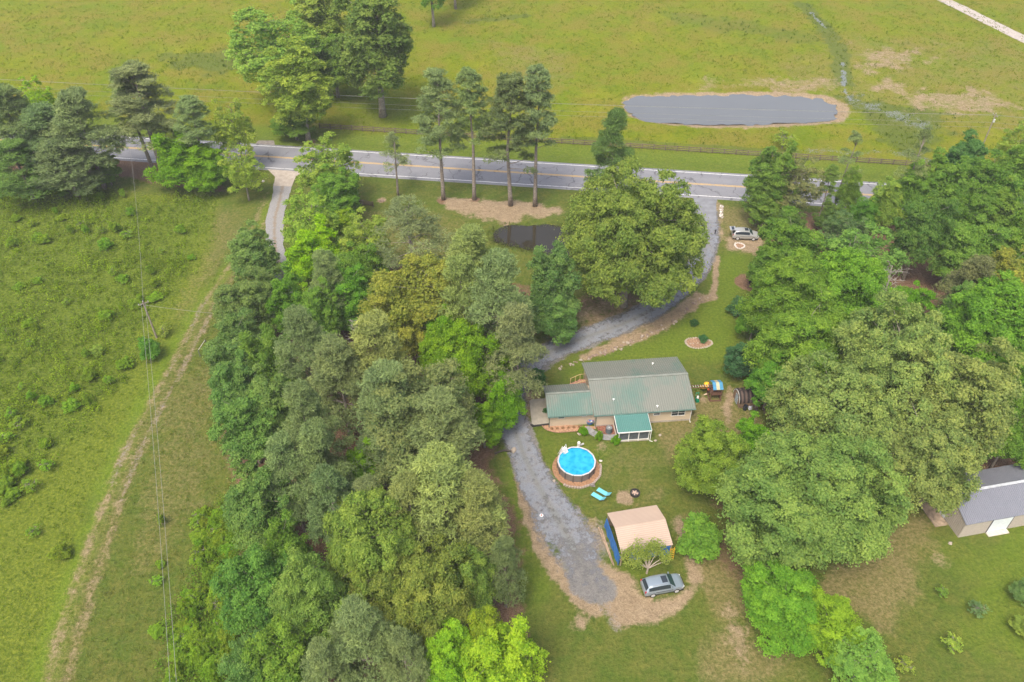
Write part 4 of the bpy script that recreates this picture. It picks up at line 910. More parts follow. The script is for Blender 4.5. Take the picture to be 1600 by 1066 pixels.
# ------------------------------------------------------------------ FENCES, POLES, WIRES
def rail_fence(a, c_, label, npost, h=1.25, rails=3, m=None, name='rail_fence', slack=0):
    a, c_ = Vector(a).to_3d(), Vector(c_).to_3d(); d = c_-a; L = d.length; ang = math.atan2(d.y, d.x)
    t = thing(name, a, ang, label, 'fence'); m = m or mat('weathered_fence', (.15, .12, .095), .9, .2, .25, 3)
    rg = random.Random(int(L*10)); me_ = None
    for k in range(npost):
        x = L*k/(npost-1)
        if me_ is None: me_ = MB().box((0, 0, h/2), (.17, .17, h)).build('post', m, t); me_.location = (x, 0, -.1)
        else: o = me_.copy(); COL.objects.link(o); o.parent = t; o.location = (x, 0, -.1)
    b = MB(); seg = L/(npost-1)
    for k in range(npost-1):
        for r in range(rails):
            z = h*(.3+.6*r/(rails-1))-.1+rg.uniform(-.02, .02); b.box(((k+.5)*seg, -.08, z), (seg-.01, .05, .16), ry=rg.uniform(-.006, .006))
    b.build('rails', m, t); return t
rail_fence(P(500, 200.5).xy, P(1492, 263.5).xy, 'long brown three rail fence running along the far side of road', 56)
rail_fence(P(552, 317.5).xy, P(583, 323).xy, 'short dark rail fence section ending near the lime green trees', 3, 1.2, 4, mat('dark_fence_wood', (.12, .09, .065), .9))
rail_fence(P(436, 209).xy, P(452, 213).xy, 'short black rail gate under the tree across the road', 3, 1.1, 3, mat('black_gate', (.04, .05, .05), .7))
t = thing('sign_frame', P(318, 549), 0, 'low frame of two short posts with a pale crossbar beside dirt track', 'frame')
pa, pb = P(313, 557)-P(318, 549), P(323.5, 541)-P(318, 549)
for q in (pa, pb): MB().box((q.x, q.y, .65), (.12, .12, 1.3)).build('post', mat('green_grey_post', (.12, .14, .09), .8), t)
MB().tube([pa+Vector((0, 0, 1.2)), pb+Vector((0, 0, 1.2))], .05, 6).build('crossbar', mat('pale_bar', (.45, .43, .38), .7), t)
POLE = mat('grey_pole_wood', (.27, .23, .19), .9, .2, .2, 3); HW = mat('pole_hardware', (.5, .5, .48), .5)
def power_pole(base, h, ang, label, tr=False):
    t = thing('power_pole', base, ang, label, 'power pole'); MB().cyl((0, 0, 0), .15, h, 10, .10).build('pole', POLE, t)
    MB().box((0, 0, h-.35), (1.5, .09, .11)).build('crossarm', POLE, t)
    for x in (-.68, 0, .68): MB().cyl((x, 0, h-.29 if x else h), .05, .2, 8, .03).build('insulator', HW, t)
    if tr: MB().cyl((.25, 0, h-1.6), .2, .6, 12).build('transformer', HW, t)
    return t
pl1 = P(245, 528); power_pole(pl1, 6.9, .6, 'leaning grey power pole standing beside the dirt track')
pr1 = P(1530, 240); power_pole(pr1, 8.6, -1.4, 'tall grey power pole in the meadow beyond the fence', True)
WM = mat('wire_metal', (.25, .25, .22), .5)
def wire(a, c_, sag, name, label, group, r=.02):
    n = 24; pts = [a.lerp(c_, k/n)-Vector((0, 0, sag*4*(k/n)*(1-k/n))) for k in range(n+1)]
    b = MB(); b.tube([q-a for q in pts], r, 4); o = b.build(name, WM); o.location = a; tag(o, label, 'wire', group)
top1 = pl1+Vector((0, 0, 6.7)); nxt = P(276, 1150, 6.8); farp = top1+(top1-nxt)*.75; farp.z = 7.5
for k, o_ in enumerate((-.3, .3)): wire(top1+Vector((o_, 0, 0)), nxt+Vector((o_, 0, 0)), .8, 'power_line', 'thin power line running down the left field from leaning pole', 'power lines over the left field')
wire(top1, farp, .9, 'power_line', 'thin power line running from leaning pole towards the roadside pines', None)
wire(top1+Vector((0, 0, -.4)), P(470, 497, 6), .5, 'service_line', 'thin service wire from leaning pole over the track into the trees', None, .02)
tr_ = pr1+Vector((0, 0, 8.3)); lf = P(-120, 118, 8.4); rt = P(1760, 190, 8.4)
for k, (dy, dz) in enumerate(((0, .3), (.5, 0), (0, -1.3), (0, -2.3))):
    lb = ['topmost', 'second', 'third', 'lowest'][k]
    wire(tr_+Vector((0, dy, dz-.2)), lf+Vector((0, dy, dz-.2)), 1.1, 'roadside_wire', lb+' long wire stretched over the meadow left of the right power pole', None)
    wire(tr_+Vector((0, dy, dz-.2)), rt+Vector((0, dy, dz-.2)), .4, 'roadside_wire', lb+' short wire leaving the right power pole towards picture edge', None)
# ------------------------------------------------------------------ FOLIAGE
def leaf_mesh(name, C, Nn, size, aspect, tint, m, T=None, rng=None):
    n = len(C); Nn = Nn/(np.linalg.norm(Nn, axis=1)[:, None]+1e-9)
    if T is None: T = rng.normal(size=(n, 3))
    T = T-Nn*(T*Nn).sum(1)[:, None]; T /= np.linalg.norm(T, axis=1)[:, None]+1e-9
    Bt = np.cross(Nn, T); s = (size*.5)[:, None]
    V = np.stack([C-T*s, C-Bt*s*aspect+T*s*.1, C+T*s, C+Bt*s*aspect+T*s*.1], 1).reshape(-1, 3)
    me = raw_mesh(name, V, np.arange(4*n).reshape(n, 4))
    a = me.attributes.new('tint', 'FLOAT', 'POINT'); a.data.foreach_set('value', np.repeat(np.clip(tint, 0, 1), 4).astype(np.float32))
    me.materials.append(m); return me
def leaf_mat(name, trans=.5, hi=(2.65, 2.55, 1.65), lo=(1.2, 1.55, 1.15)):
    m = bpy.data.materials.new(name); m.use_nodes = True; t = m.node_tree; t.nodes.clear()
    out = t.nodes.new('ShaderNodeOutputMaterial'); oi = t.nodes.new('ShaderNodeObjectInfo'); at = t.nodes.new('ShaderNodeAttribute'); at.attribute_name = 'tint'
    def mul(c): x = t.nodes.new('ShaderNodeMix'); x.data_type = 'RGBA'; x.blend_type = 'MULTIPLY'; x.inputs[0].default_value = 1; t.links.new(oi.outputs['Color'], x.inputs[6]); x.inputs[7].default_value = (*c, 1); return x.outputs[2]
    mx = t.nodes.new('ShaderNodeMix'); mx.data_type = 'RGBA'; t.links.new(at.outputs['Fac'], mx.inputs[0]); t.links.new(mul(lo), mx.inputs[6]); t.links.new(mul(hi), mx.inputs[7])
    tc_ = t.nodes.new('ShaderNodeTexCoord'); nz_ = t.nodes.new('ShaderNodeTexNoise'); nz_.inputs['Scale'].default_value = .42; nz_.inputs['Detail'].default_value = 3; t.links.new(tc_.outputs['Object'], nz_.inputs['Vector'])
    rp_ = t.nodes.new('ShaderNodeValToRGB'); rp_.color_ramp.elements[0].position = .33; rp_.color_ramp.elements[0].color = (.80, .84, .84, 1); rp_.color_ramp.elements[1].position = .67; rp_.color_ramp.elements[1].color = (1.0, 1.0, 1.0, 1); t.links.new(nz_.outputs['Fac'], rp_.inputs[0])
    m2 = t.nodes.new('ShaderNodeMix'); m2.data_type = 'RGBA'; m2.blend_type = 'MULTIPLY'; m2.inputs[0].default_value = 1; t.links.new(mx.outputs[2], m2.inputs[6]); t.links.new(rp_.outputs[0], m2.inputs[7]); mx = m2
    d = t.nodes.new('ShaderNodeBsdfDiffuse'); tr = t.nodes.new('ShaderNodeBsdfTranslucent'); ms = t.nodes.new('ShaderNodeMixShader'); ms.inputs[0].default_value = trans
    for q in (d, tr): t.links.new(mx.outputs[2], q.inputs[0])
    t.links.new(d.outputs[0], ms.inputs[1]); t.links.new(tr.outputs[0], ms.inputs[2]); t.links.new(ms.outputs[0], out.inputs[0]); return m
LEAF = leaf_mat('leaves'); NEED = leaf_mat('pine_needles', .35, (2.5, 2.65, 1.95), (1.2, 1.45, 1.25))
BARK = mat('grey_bark', (.27, .24, .20), .95, .1, .25, 4); PBARK = mat('pine_bark', (.25, .215, .185), .95, .1, .25, 4); DEADW = mat('bleached_wood', (.36, .32, .28), .9, .1, .2, 4)

def dirs(rng, n, zlo):
    z = rng.uniform(zlo, 1, n); a = np.arange(n)*2.39996+rng.uniform(0, .8, n); r = np.sqrt(1-np.clip(z, -1, 1)**2)
    return np.stack([r*np.cos(a), r*np.sin(a), z], 1)
def broad_crown(seed, R, z0, z1, nl, ns, nleaf, leaf=.32, lobe=(.20, .32), sparse=0., zlo=-.75, shape=1.0):
    rng = np.random.default_rng(seed); zc = z0+.40*(z1-z0); up = z1-zc; dn = zc-z0
    D = dirs(rng, nl, zlo); rf = np.where(rng.random(nl) < .8, rng.uniform(.66, .86, nl), rng.uniform(.25, .6, nl))
    az = np.arctan2(D[:, 1], D[:, 0]); rf = rf*(1+.16*np.sin(2*az+seed)+.10*np.sin(3*az+seed*2.3)+rng.normal(0, .04, nl))
    lr = R*rng.uniform(*lobe, nl)*(1-.25*np.clip(D[:, 2], 0, 1)); LC_ = D*rf[:, None]*np.array([R, R, 1]); LC_[:, 2] = zc+D[:, 2]*rf*np.where(D[:, 2] > 0, up, dn)*1.06
    lt = rng.uniform(.2, .7, nl)
    li = np.repeat(np.arange(nl), ns); SD = rng.normal(size=(nl*ns, 3)); out = LC_[li]-np.array([0, 0, zc-.25*dn]); out /= np.linalg.norm(out, axis=1)[:, None]
    SD = SD/np.linalg.norm(SD, axis=1)[:, None]+out*.55+np.array([0, 0, .35]); SD /= np.linalg.norm(SD, axis=1)[:, None]
    SC = LC_[li]+SD*(lr[li]*rng.uniform(.72, 1.12, nl*ns))[:, None]*np.array([1, 1, .72]); sr = lr[li]*rng.uniform(.22, .36, nl*ns); st = lt[li]+rng.normal(0, .12, nl*ns)
    ci = np.repeat(np.arange(nl*ns), nleaf); n = len(ci)
    if sparse: keep = rng.random(n) > sparse; ci = ci[keep]; n = len(ci)
    off = rng.normal(size=(n, 3))*np.array([1, 1, .6])*.62; C = SC[ci]+off*sr[ci][:, None]
    Nn = SD[ci]*.55+np.array([0, 0, .5])+rng.normal(size=(n, 3))*.42
    tint = st[ci]+rng.normal(0, .16, n)+off[:, 2]*.2  # random leaf tone, plus lit clump tops painted as lighter upper leaves
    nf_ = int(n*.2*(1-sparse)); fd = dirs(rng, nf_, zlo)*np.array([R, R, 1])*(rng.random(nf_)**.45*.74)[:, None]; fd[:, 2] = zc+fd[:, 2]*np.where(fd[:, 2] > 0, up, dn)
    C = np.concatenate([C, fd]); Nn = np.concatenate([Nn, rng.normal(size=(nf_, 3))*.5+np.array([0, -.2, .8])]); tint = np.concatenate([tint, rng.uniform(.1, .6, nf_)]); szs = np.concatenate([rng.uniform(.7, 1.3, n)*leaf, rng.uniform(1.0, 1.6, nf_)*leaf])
    return C, Nn, szs, tint, LC_, rng
def pine_crown(seed, R, z0, z1, nl, nb, nn=6, needle=.42, lobe=(.9, 1.3), top=.35, conic=.5, rmin=.15, hp=.85):
    rng = np.random.default_rng(seed); h = rng.random(nl)**hp; z = z0+(z1-z0)*h
    rad = R*np.clip(np.sin(np.clip(h, 0, 1)*math.pi*.62+math.pi*.30)**1.0*(1-conic*h)+.12, .15, 1)
    a = np.arange(nl)*2.39996+rng.uniform(0, 1, nl); q = rng.uniform(rmin, 1, nl)**.5*rad*rng.uniform(.75, 1.1, nl)
    LC_ = np.stack([q*np.cos(a), q*np.sin(a), z+.0*q], 1); lr = rng.uniform(*lobe, nl)*(1-.3*h)
    li = np.repeat(np.arange(nl), nb); SD = rng.normal(size=(nl*nb, 3)); SD[:, 2] = np.abs(SD[:, 2])*.9-.25; SD /= np.linalg.norm(SD, axis=1)[:, None]
    SC = LC_[li]+SD*(lr[li]*rng.uniform(.35, 1.05, nl*nb))[:, None]*np.array([1, 1, .55]); lt = rng.uniform(.2, .7, nl)
    ci = np.repeat(np.arange(nl*nb), nn); n = len(ci); T = rng.normal(size=(n, 3))*.8+SD[ci]*.5+np.array([0, 0, .55]); T /= np.linalg.norm(T, axis=1)[:, None]
    sz = rng.uniform(.75, 1.2, n)*needle; C = SC[ci]+T*(sz*.5)[:, None]
    tint = lt[li][ci]+rng.normal(0, .17, n)
    return C, rng.normal(size=(n, 3))+np.array([0, 0, .9]), sz, tint, LC_, rng, T
def trunk_mesh(name, LC_, H, r0, rng, m, nlimb=14, fork=.45, lean=.02, sub=0, z0=0, ltop=.92):
    b = MB(); top = Vector((rng.normal()*lean*H, rng.normal()*lean*H, H*ltop)); k1 = Vector((rng.normal()*.012*H, rng.normal()*.012*H, H*.45))
    def tp(t): return Vector((0, 0, 0)).lerp(k1, t*2) if t < .5 else k1.lerp(top, t*2-1)
    N_ = 10; b.tube([Vector((0, 0, -.3))]+[tp(i/N_) for i in range(1, N_+1)], [r0*1.25]+[r0*(1-.9*i/N_)+.02 for i in range(1, N_+1)], 8)
    ids = rng.permutation(len(LC_))[:nlimb]
    for i in ids:
        e = Vector(LC_[i]); zs = max(H*.15, z0, min(e.z-(e.xy.length)*fork, H*ltop*.9)); s = tp(zs/(H*ltop)); md = s.lerp(e, .5)+Vector((rng.normal(), rng.normal(), rng.normal()*.5))*.05*(e-s).length+Vector((0, 0, .06*(e-s).length))
        rr = max(.035, r0*.42*(1-zs/H)); b.tube([s, md, e], [rr, rr*.6, .02], 5, False)
        for _ in range(sub):
            q = md.lerp(e, rng.uniform(0, .8)); f = q+Vector((rng.normal(), rng.normal(), rng.normal()*.6+.3))*.22*(e-s).length; b.tube([q, q.lerp(f, .5)+Vector((0, 0, .1)), f], [.035, .022, .01], 4, False)
    me = bpy.data.meshes.new(name); me.from_pydata(b.v, [], b.f); me.materials.append(m); me.polygons.foreach_set('use_smooth', np.ones(len(me.polygons), bool)); return me

PROTO = {}
def add_proto(kind, R, H, zc, crown, trunk): PROTO.setdefault(kind, []).append((R, H, zc, crown, trunk))
def mk_broad(kind, seed, R, H, z0, nl, ns, nleaf, leaf, lobe=(.20, .32), r0=.3, sparse=0, zlo=-.75, limbs=14, asp=.68):
    C, Nn, s, t, L_, rng = broad_crown(seed, R, z0, H, nl, ns, nleaf, leaf, lobe, sparse, zlo)
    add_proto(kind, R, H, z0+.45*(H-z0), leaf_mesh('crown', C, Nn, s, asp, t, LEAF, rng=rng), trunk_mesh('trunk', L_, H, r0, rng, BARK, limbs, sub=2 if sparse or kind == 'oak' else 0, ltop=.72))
for s in (1, 2, 3): mk_broad('oak', s, 7, 15, 2.5, 130, 27, 21, .265, (.14, .24), .45, limbs=22)
for s in (4, 5): mk_broad('bigoak', s, 10, 17, 2.2, 230, 28, 20, .28, (.10, .18), .6, limbs=34)
for s in (11, 12, 13): mk_broad('broad', s, 4.5, 12, 1.8, 82, 22, 19, .245, (.17, .28), .25)
for s in (21, 22): mk_broad('airy', s, 4.2, 13, 2.5, 70, 17, 18, .24, (.15, .25), .2, sparse=.25, limbs=26)
for s in (31, 32): mk_broad('tallbroad', s, 5.2, 22, 3.5, 120, 22, 17, .30, (.17, .27), .45, limbs=26)
for s in (41, 42): mk_broad('bush', s, 1.6, 2.6, .0, 34, 13, 12, .17, (.24, .36), .06, zlo=-.3, limbs=8)
for s in (51,): mk_broad('round', s, 1.0, 1.25, .0, 60, 14, 14, .085, (.2, .28), .04, zlo=-.5, limbs=6)
for s in (61, 62): mk_broad('sapling', s, 1.2, 3.2, .4, 16, 8, 9, .2, (.25, .4), .05, sparse=.3, limbs=14)
for s, R, z0, H in ((71, 4.6, 5, 18), (72, 4.0, 5, 18), (73, 4.8, 6, 19)):
    C, Nn, sz, t, L_, rng, T = pine_crown(s, R, z0, H, 105, 50, 6, .46, (1.0, 1.5), conic=.55)
    add_proto('pine', R, H, z0+.5*(H-z0), leaf_mesh('crown', C, Nn, sz, .20, t, NEED, T, rng), trunk_mesh('trunk', L_, H, .28, rng, PBARK, 34, .25, .01))
for s, R, z0, H, nl in ((81, 3.0, 8.5, 24, 72), (82, 2.7, 10, 24, 56), (83, 3.2, 8.0, 24, 84)):
    C, Nn, sz, t, L_, rng, T = pine_crown(s, R, z0, H, int(nl*1.35), 44, 6, .42, (.7, 1.15), conic=.1, hp=.6)
    add_proto('roadpine', R, H, z0+.5*(H-z0), leaf_mesh('crown', C, Nn, sz, .20, t, NEED, T, rng), trunk_mesh('trunk', L_, H, .3, rng, PBARK, 34, .2, .012))
C, Nn, sz, t, L_, rng, T = pine_crown(95, 4.6, 5, 18, 74, 30, 6, .40, (.8, 1.25), conic=.45); add_proto('openpine', 4.6, 18, 11, leaf_mesh('crown', C, Nn, sz, .18, t, NEED, T, rng), trunk_mesh('trunk', L_, 18, .26, rng, PBARK, 50, .2, .015))
C, Nn, sz, t, L_, rng, T = pine_crown(91, 2.0, 5, 13, 26, 26, 6, .36, (.5, .8)); add_proto('scrawny', 2.0, 13, 9, leaf_mesh('crown', C, Nn, sz, .2, t, NEED, T, rng), trunk_mesh('trunk', L_, 13, .16, rng, PBARK, 22, .2, .03))
rng = np.random.default_rng(5); D = dirs(rng, 40, 0)*np.array([3, 3, 5])*rng.uniform(.5, 1, (40, 1))+np.array([0, 0, 4.5]); add_proto('dead', 3, 10, 6, None, trunk_mesh('trunk', D, 9, .16, rng, DEADW, 34, .4, .03, sub=4))

CNT = {}
def tree(kind, px, py, r, H, col, label, name='tree', cat='tree', base=False, group=None, flat=1.0, var=None):
    """crown centred on the sight line of (px,py) [or base standing there]; r = half width in photo px (or metres when base)"""
    i = CNT.get(kind, 0); CNT[kind] = i+1; R0, H0, zc0, cm, tm = PROTO[kind][(i if var is None else var) % len(PROTO[kind])]
    sz = H/H0
    if base: p = P(px, py); Rm = r
    else: p = P(px, py, zc0*sz); Rm = r*1.1*depth(p)/FPX
    if kind == 'oak' and Rm > 8.2:
        R0, H0, zc0, cm, tm = PROTO['bigoak'][i % 2]; sz = H/H0; p = P(px, py, zc0*sz)
    rg = random.Random(int(px*13+py*7)); sx = Rm/(R0*1.0)
    t = bpy.data.objects.new(name, None); COL.objects.link(t); t.location = (p.x, p.y, 0); t.rotation_euler = (0, 0, rg.uniform(0, 6.28)); t.scale = (sx, sx*flat, sz); t.empty_display_size = .5
    tag(t, label, cat, group)
    o = bpy.data.objects.new('trunk', tm); COL.objects.link(o); o.parent = t
    if cm is not None:
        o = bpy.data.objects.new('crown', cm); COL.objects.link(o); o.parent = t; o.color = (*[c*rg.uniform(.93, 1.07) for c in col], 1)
    return t
G_MID = (.115, .18, .038); G_DK = (.088, .145, .042); G_DEEP = (.11, .175, .06); LIME = (.19, .25, .020); BRT = (.12, .205, .018); OLV = (.155, .175, .060); GOLD = (.185, .20, .045)
PIN = (.142, .168, .076); PINY = (.172, .185, .070); PIND = (.112, .138, .062); LTG = (.18, .225, .05); BLUG = (.05, .115, .06)
T = tree
def pine(*a, **k): return tree('pine', *a, name='pine_tree', **k)
# --- grove left of the road
pine(18, 195, 56, 19, PIND, 'dark pine at far left edge of the roadside grove')
pine(75, 215, 48, 16, PIND, 'shorter dark pine second from left in roadside grove')
T('airy', 62, 165, 26, 14, LIME, 'yellow green tree top rising behind the left roadside pines')
pine(128, 200, 56, 19, PIN, 'broad grey green pine at right end of the dense left grove')
T('broad', 165, 262, 20, 7, G_MID, 'low green tree at foot of the broad roadside pine')
pine(28, 258, 48, 12, G_DK, 'low dark pine filling the bottom of the left grove')
pine(100, 252, 50, 12, PIND, 'low dark pine under the broad grove pine')
T('roadpine', 258, 277, 5.6, 22, PIN, 'tall pine with spreading flat crown above the left road', 'pine_tree', base=True, var=0)
T('roadpine', 240, 268, 4.0, 20, PIN, 'pine leaning left beside the tall spreading roadside pine', 'pine_tree', base=True, var=2)
T('roadpine', 328, 285, 3.4, 17, PIN, 'thin grey pine between spreading pine and lime green tree', 'pine_tree', base=True, var=1)
T('broad', 282, 248, 44, 11, BRT, 'bright green bushy tree below the left roadside pines')
T('broad', 318, 262, 38, 9, BRT, 'bright green bushy tree touching the light tree by left road')
T('airy', 366, 205, 30, 15, LTG, 'light lime tree beside the road left of the concrete apron')
T('airy', 378, 268, 28, 11, LTG, 'pale tree with grey twigs just left of the concrete apron')
# --- beyond the road
T('airy', 428, 78, 66, 24, (.17, .235, .06), 'large pale green tree in the far meadow at top left')
T('tallbroad', 500, 28, 40, 22, LTG, 'medium green tree at top between pale and dark giants')
T('broad', 520, 95, 42, 16, G_MID, 'small green tree at left foot of the huge dark tree')
T('tallbroad', 598, 182, 8.4, 31, (.11, .155, .05), 'huge dark green tree with pale bare trunk beyond the fence', base=True)
T('tallbroad', 482, 221, 6.2, 22, LTG, 'light green tree with straight pale trunk beside the far roadside', base=True)
T('broad', 458, 188, 30, 8, G_MID, 'dense low tree under the light roadside tree by black gate')
T('tallbroad', 678, 42, 4.5, 24, G_MID, 'far tree with crooked trunk at top edge, crown out of view', base=True)
T('tallbroad', 712, 14, 4.5, 24, G_MID, 'farthest tree trunk at top edge right of the crooked trunk', base=True)
T('sapling', 1222, 232, 2.0, 4.0, LTG, 'pale round shrub in tall grass beside the long fence', 'shrub', 'shrub', base=True)
T('airy', 1590, 35+200, 30, 12, LTG, 'thin light green tree at right edge by the power pole')
# --- roadside pines
T('scrawny', 622, 306, 2.6, 12.5, PIN, 'small scraggly pine with bare broken top near the road', 'pine_tree', base=True)
T('roadpine', 693, 312, 3.9, 24.5, PIN, 'leftmost of the four tall pines between road and small pond', 'pine_tree', base=True, var=0)
T('roadpine', 741, 312, 3.2, 25, PIN, 'slimmest tall pine, second of the four near the small pond', 'pine_tree', base=True, var=1)
T('roadpine', 798, 321, 4.6, 24.5, (.105, .12, .05), 'thickest tall pine, third of the four near the small pond', 'pine_tree', base=True, var=2)
T('roadpine', 836, 322, 3.5, 26, PIN, 'rightmost of the four tall pines near the small pond', 'pine_tree', base=True, var=1)
pine(958, 232, 36, 19, (.09, .12, .045), 'dark pine rising behind the large round oak by driveway')
# --- big oak and left grove south of the road
T('oak', 985, 378, 104, 23, (.135, .19, .05), 'large round yellow green oak beside the curved gravel driveway', 'oak_tree', var=0)
T('airy', 512, 262, 44, 14, LTG, 'light green tree right of the concrete apron')
T('broad', 526, 305, 34, 11, G_MID, 'green tree beside the short dark rail fence')
T('airy', 486, 350, 44, 13, LTG, 'pale lime tree right of the left driveway')
T('broad', 536, 353, 20, 7, LIME, 'small bright yellow green tree near the short rail fence')
T('broad', 494, 402, 42, 12, (.17, .26, .015), 'vivid yellow green tree in the upper left woods')
T('airy', 572, 380, 40, 13, LTG, 'light green tree at upper edge of the central woods')
T('openpine', 654, 462, 6.6, 17.5, (.14, .155, .075), 'open greyish pine standing left of the small pond', 'pine_tree', base=True)
T('broad', 398, 402, 40, 11, G_DEEP, 'dark green spreading tree over the left driveway')
T('oak', 394, 478, 50, 12, (.13, .16, .065), 'dense dome shaped tree with cream flowers beside the dirt track', var=1)
T('broad', 560, 430, 36, 13, G_MID, 'mid green tree behind the golden oak on its left')
pine(512, 446, 34, 15, PIN, 'small grey pine in the upper left woods')
T('broad', 452, 478, 36, 12, (.10, .175, .03), 'green tree right of the flowering dome tree')
T('broad', 505, 495, 34, 12, G_MID, 'green tree above the grey pines in left woods')
T('broad', 547, 468, 30, 13, (.12, .21, .035), 'bright green tree left of the golden oak')
T('oak', 655, 478, 76, 17, GOLD, 'golden yellow green oak in the central woods', 'oak_tree', var=2)
T('dead', 566, 520, 30, 11, G_MID, 'bare bleached dead tree among the central woods', 'dead_tree')
T('dead', 590, 500, 22, 9, G_MID, 'smaller bare dead tree beside the golden oak', 'dead_tree')
pine(735, 420, 44, 18, PINY, 'upper dark pine of the tall group above the bright green tree')
pine(780, 475, 58, 21, PIN, 'largest grey pine of the group left of the driveway bend')
pine(805, 545, 46, 18, PIN, 'lowest grey pine of the group near the round dark shrub')
pine(722, 470, 40, 19, PINY, 'yellowish pine between golden oak and the grey pine group')
T('broad', 862, 452, 42, 15, G_DEEP, 'blue green leafy tree between the grey pines and small pond')
T('broad', 868, 500, 30, 9, G_DEEP, 'lower blue green tree above the gravel driveway bend')
T('oak', 722, 562, 62, 15, BRT, 'vivid bright green tree in the middle of the woods', var=0)
T('broad', 690, 530, 36, 13, BRT, 'vivid green crown at upper left of the middle bright tree')
T('broad', 788, 628, 30, 9, BRT, 'vivid green tree overhanging the gravel driveway by the house')
T('broad', 756, 664, 26, 8, BRT, 'small vivid green tree at left edge of lower driveway')
pine(476, 545, 46, 17, PIN, 'grey pine in the middle of the left woods')
T('broad', 372, 548, 44, 12, G_DEEP, 'dark green tree beside the dirt track below the flowering dome')
T('broad', 420, 575, 40, 13, G_MID, 'mid green tree between the dark trackside tree and grey pine')
pine(592, 562, 58, 18, PINY, 'large yellowish pine left of the vivid green tree')
pine(530, 592, 46, 17, PIN, 'grey green pine below the dead trees')
T('broad', 430, 640, 44, 13, G_DEEP, 'dark green tree left of the central pine line')
T('broad', 388, 665, 46, 13, G_DEEP, 'dark soft tree at left woods edge beside the grass strip')
T('broad', 370, 610, 36, 11, G_DEEP, 'dark small tree at the woods edge above the soft tree')
pine(480, 668, 50, 18, PIN, 'grey pine in the left centre of the woods')
T('oak', 648, 655, 84, 17, (.135, .16, .078), 'large soft grey green tree in the middle of the woods', 'pine_tree', var=1)
pine(610, 640, 60, 18, PIN, 'grey pine crown overlapping the large soft grey green tree')
pine(690, 680, 56, 17, PIN, 'grey pine crown nearest the lower gravel driveway')
pine(500, 725, 50, 17, PIN, 'grey pine directly above the lower grey pine in woods')
pine(452, 742, 42, 16, PIN, 'grey pine between the two large dark green woods edge trees')
pine(580, 800, 36, 14, PIN, 'small grey pine above the big yellow green oak')
pine(520, 790, 46, 16, PIND, 'darker grey pine left of the yellow green oak')
T('broad', 573, 735, 34, 9, BRT, 'vivid green low tree in a gap between grey pines')
T('broad', 628, 728, 26, 8, G_MID, 'green undergrowth tree between pines in the lower woods')
T('broad', 407, 790, 54, 13, G_DEEP, 'large dark green tree at the edge of the left grass strip')
pine(690, 775, 82, 17, PINY, 'widest yellowish pine beside the lower gravel driveway')
pine(745, 800, 46, 15, PINY, 'yellowish pine at right side of the widest pine')
pine(640, 800, 46, 16, PINY, 'yellowish pine at left side of the widest pine')
T('oak', 585, 858, 80, 16, (.15, .195, .05), 'big yellow green oak in the lower woods', 'oak_tree', var=2)
T('oak', 655, 930, 78, 15, (.145, .185, .05), 'big yellow green oak above the lime tree at bottom', 'oak_tree', var=0)
T('oak', 490, 950, 62, 15, (.135, .185, .055), 'yellow green oak at lower left of the woods', 'oak_tree', var=1)
T('broad', 408, 925, 56, 13, (.095, .16, .045), 'mid green tree beside the brushy strip at lower left')
T('broad', 448, 870, 40, 12, G_MID, 'green tree above the lower left oak')
pine(790, 885, 30, 12, PIND, 'dark narrow pine at right edge of the lower woods')
T('broad', 740, 915, 40, 11, (.13, .175, .05), 'yellow green tree left of the narrow dark pine')
pine(565, 1000, 52, 15, PIN, 'grey pine at the bottom left of the woods')
pine(632, 1030, 40, 13, PIN, 'grey pine between oak and lime tree at bottom edge')
pine(510, 1050, 40, 13, PIN, 'grey pine cut by the bottom edge of the woods')
T('broad', 448, 1030, 50, 12, G_MID, 'green tree at bottom left corner of the woods')
T('broad', 392, 1045, 38, 11, G_DEEP, 'dark green tree at the bottom edge by brush')
T('broad', 782, 1040, 60, 12, (.20, .28, .025), 'vivid lime tree at bottom edge right of the woods')
T('broad', 706, 1032, 44, 11, (.17, .265, .025), 'bright lime crown at upper left of the bottom lime tree')
T('broad', 757, 1000, 34, 12, (.19, .25, .03), 'lime crown at top of the bottom lime tree')
# --- right hand side
T('broad', 1203, 285, 36, 15, (.11, .18, .04), 'green tree beside the road right of driveway mouth')
T('airy', 1240, 290, 38, 13, (.15, .14, .075), 'brownish grey tree beside the road')
T('broad', 1195, 330, 26, 7, G_MID, 'low green tree above the silver SUV')
T('broad', 1232, 345, 24, 6, G_DK, 'low dark tree in the roadside thicket below the brownish tree')
T('roadpine', 1276, 352, 1.5, 12, G_MID, 'thin leaning pine trunk in the roadside thicket, left', 'pine_tree', base=True, var=1)
T('scrawny', 1303, 325, 2.2, 15, PIN, 'bare thin pine leaning right in front of road', 'pine_tree', base=True)
T('broad', 1300, 338, 22, 6, G_DK, 'dark bushy tree between thin pine trunks')
T('broad', 1327, 300, 17, 10, G_MID, 'narrow green tree standing against the road')
T('broad', 1350, 335, 24, 8, (.08, .16, .03), 'bright bushy tree right of the narrow roadside tree')
T('broad', 1383, 320, 26, 10, LTG, 'light green tree in the roadside thicket')
T('scrawny', 1396, 345, 2.6, 18, PIN, 'thin pine standing above the roadside thicket', 'pine_tree', base=True)
T('broad', 1425, 300, 32, 12, G_MID, 'mid green tree at right part of roadside thicket')
T('broad', 1440, 365, 38, 17, G_DK, 'tall dark tree above the bare brown woodland floor')
T('broad', 1470, 300, 40, 14, G_MID, 'rounded green tree near the far end of the fence')
T('broad', 1500, 262, 34, 14, (.075, .15, .05), 'blue green tree at the fence end under the power pole')
T('broad', 1545, 300, 46, 14, (.10, .17, .035), 'green tree at upper right near the picture edge')
T('broad', 1590, 270, 36, 13, G_MID, 'green tree at right edge below the thin light tree')
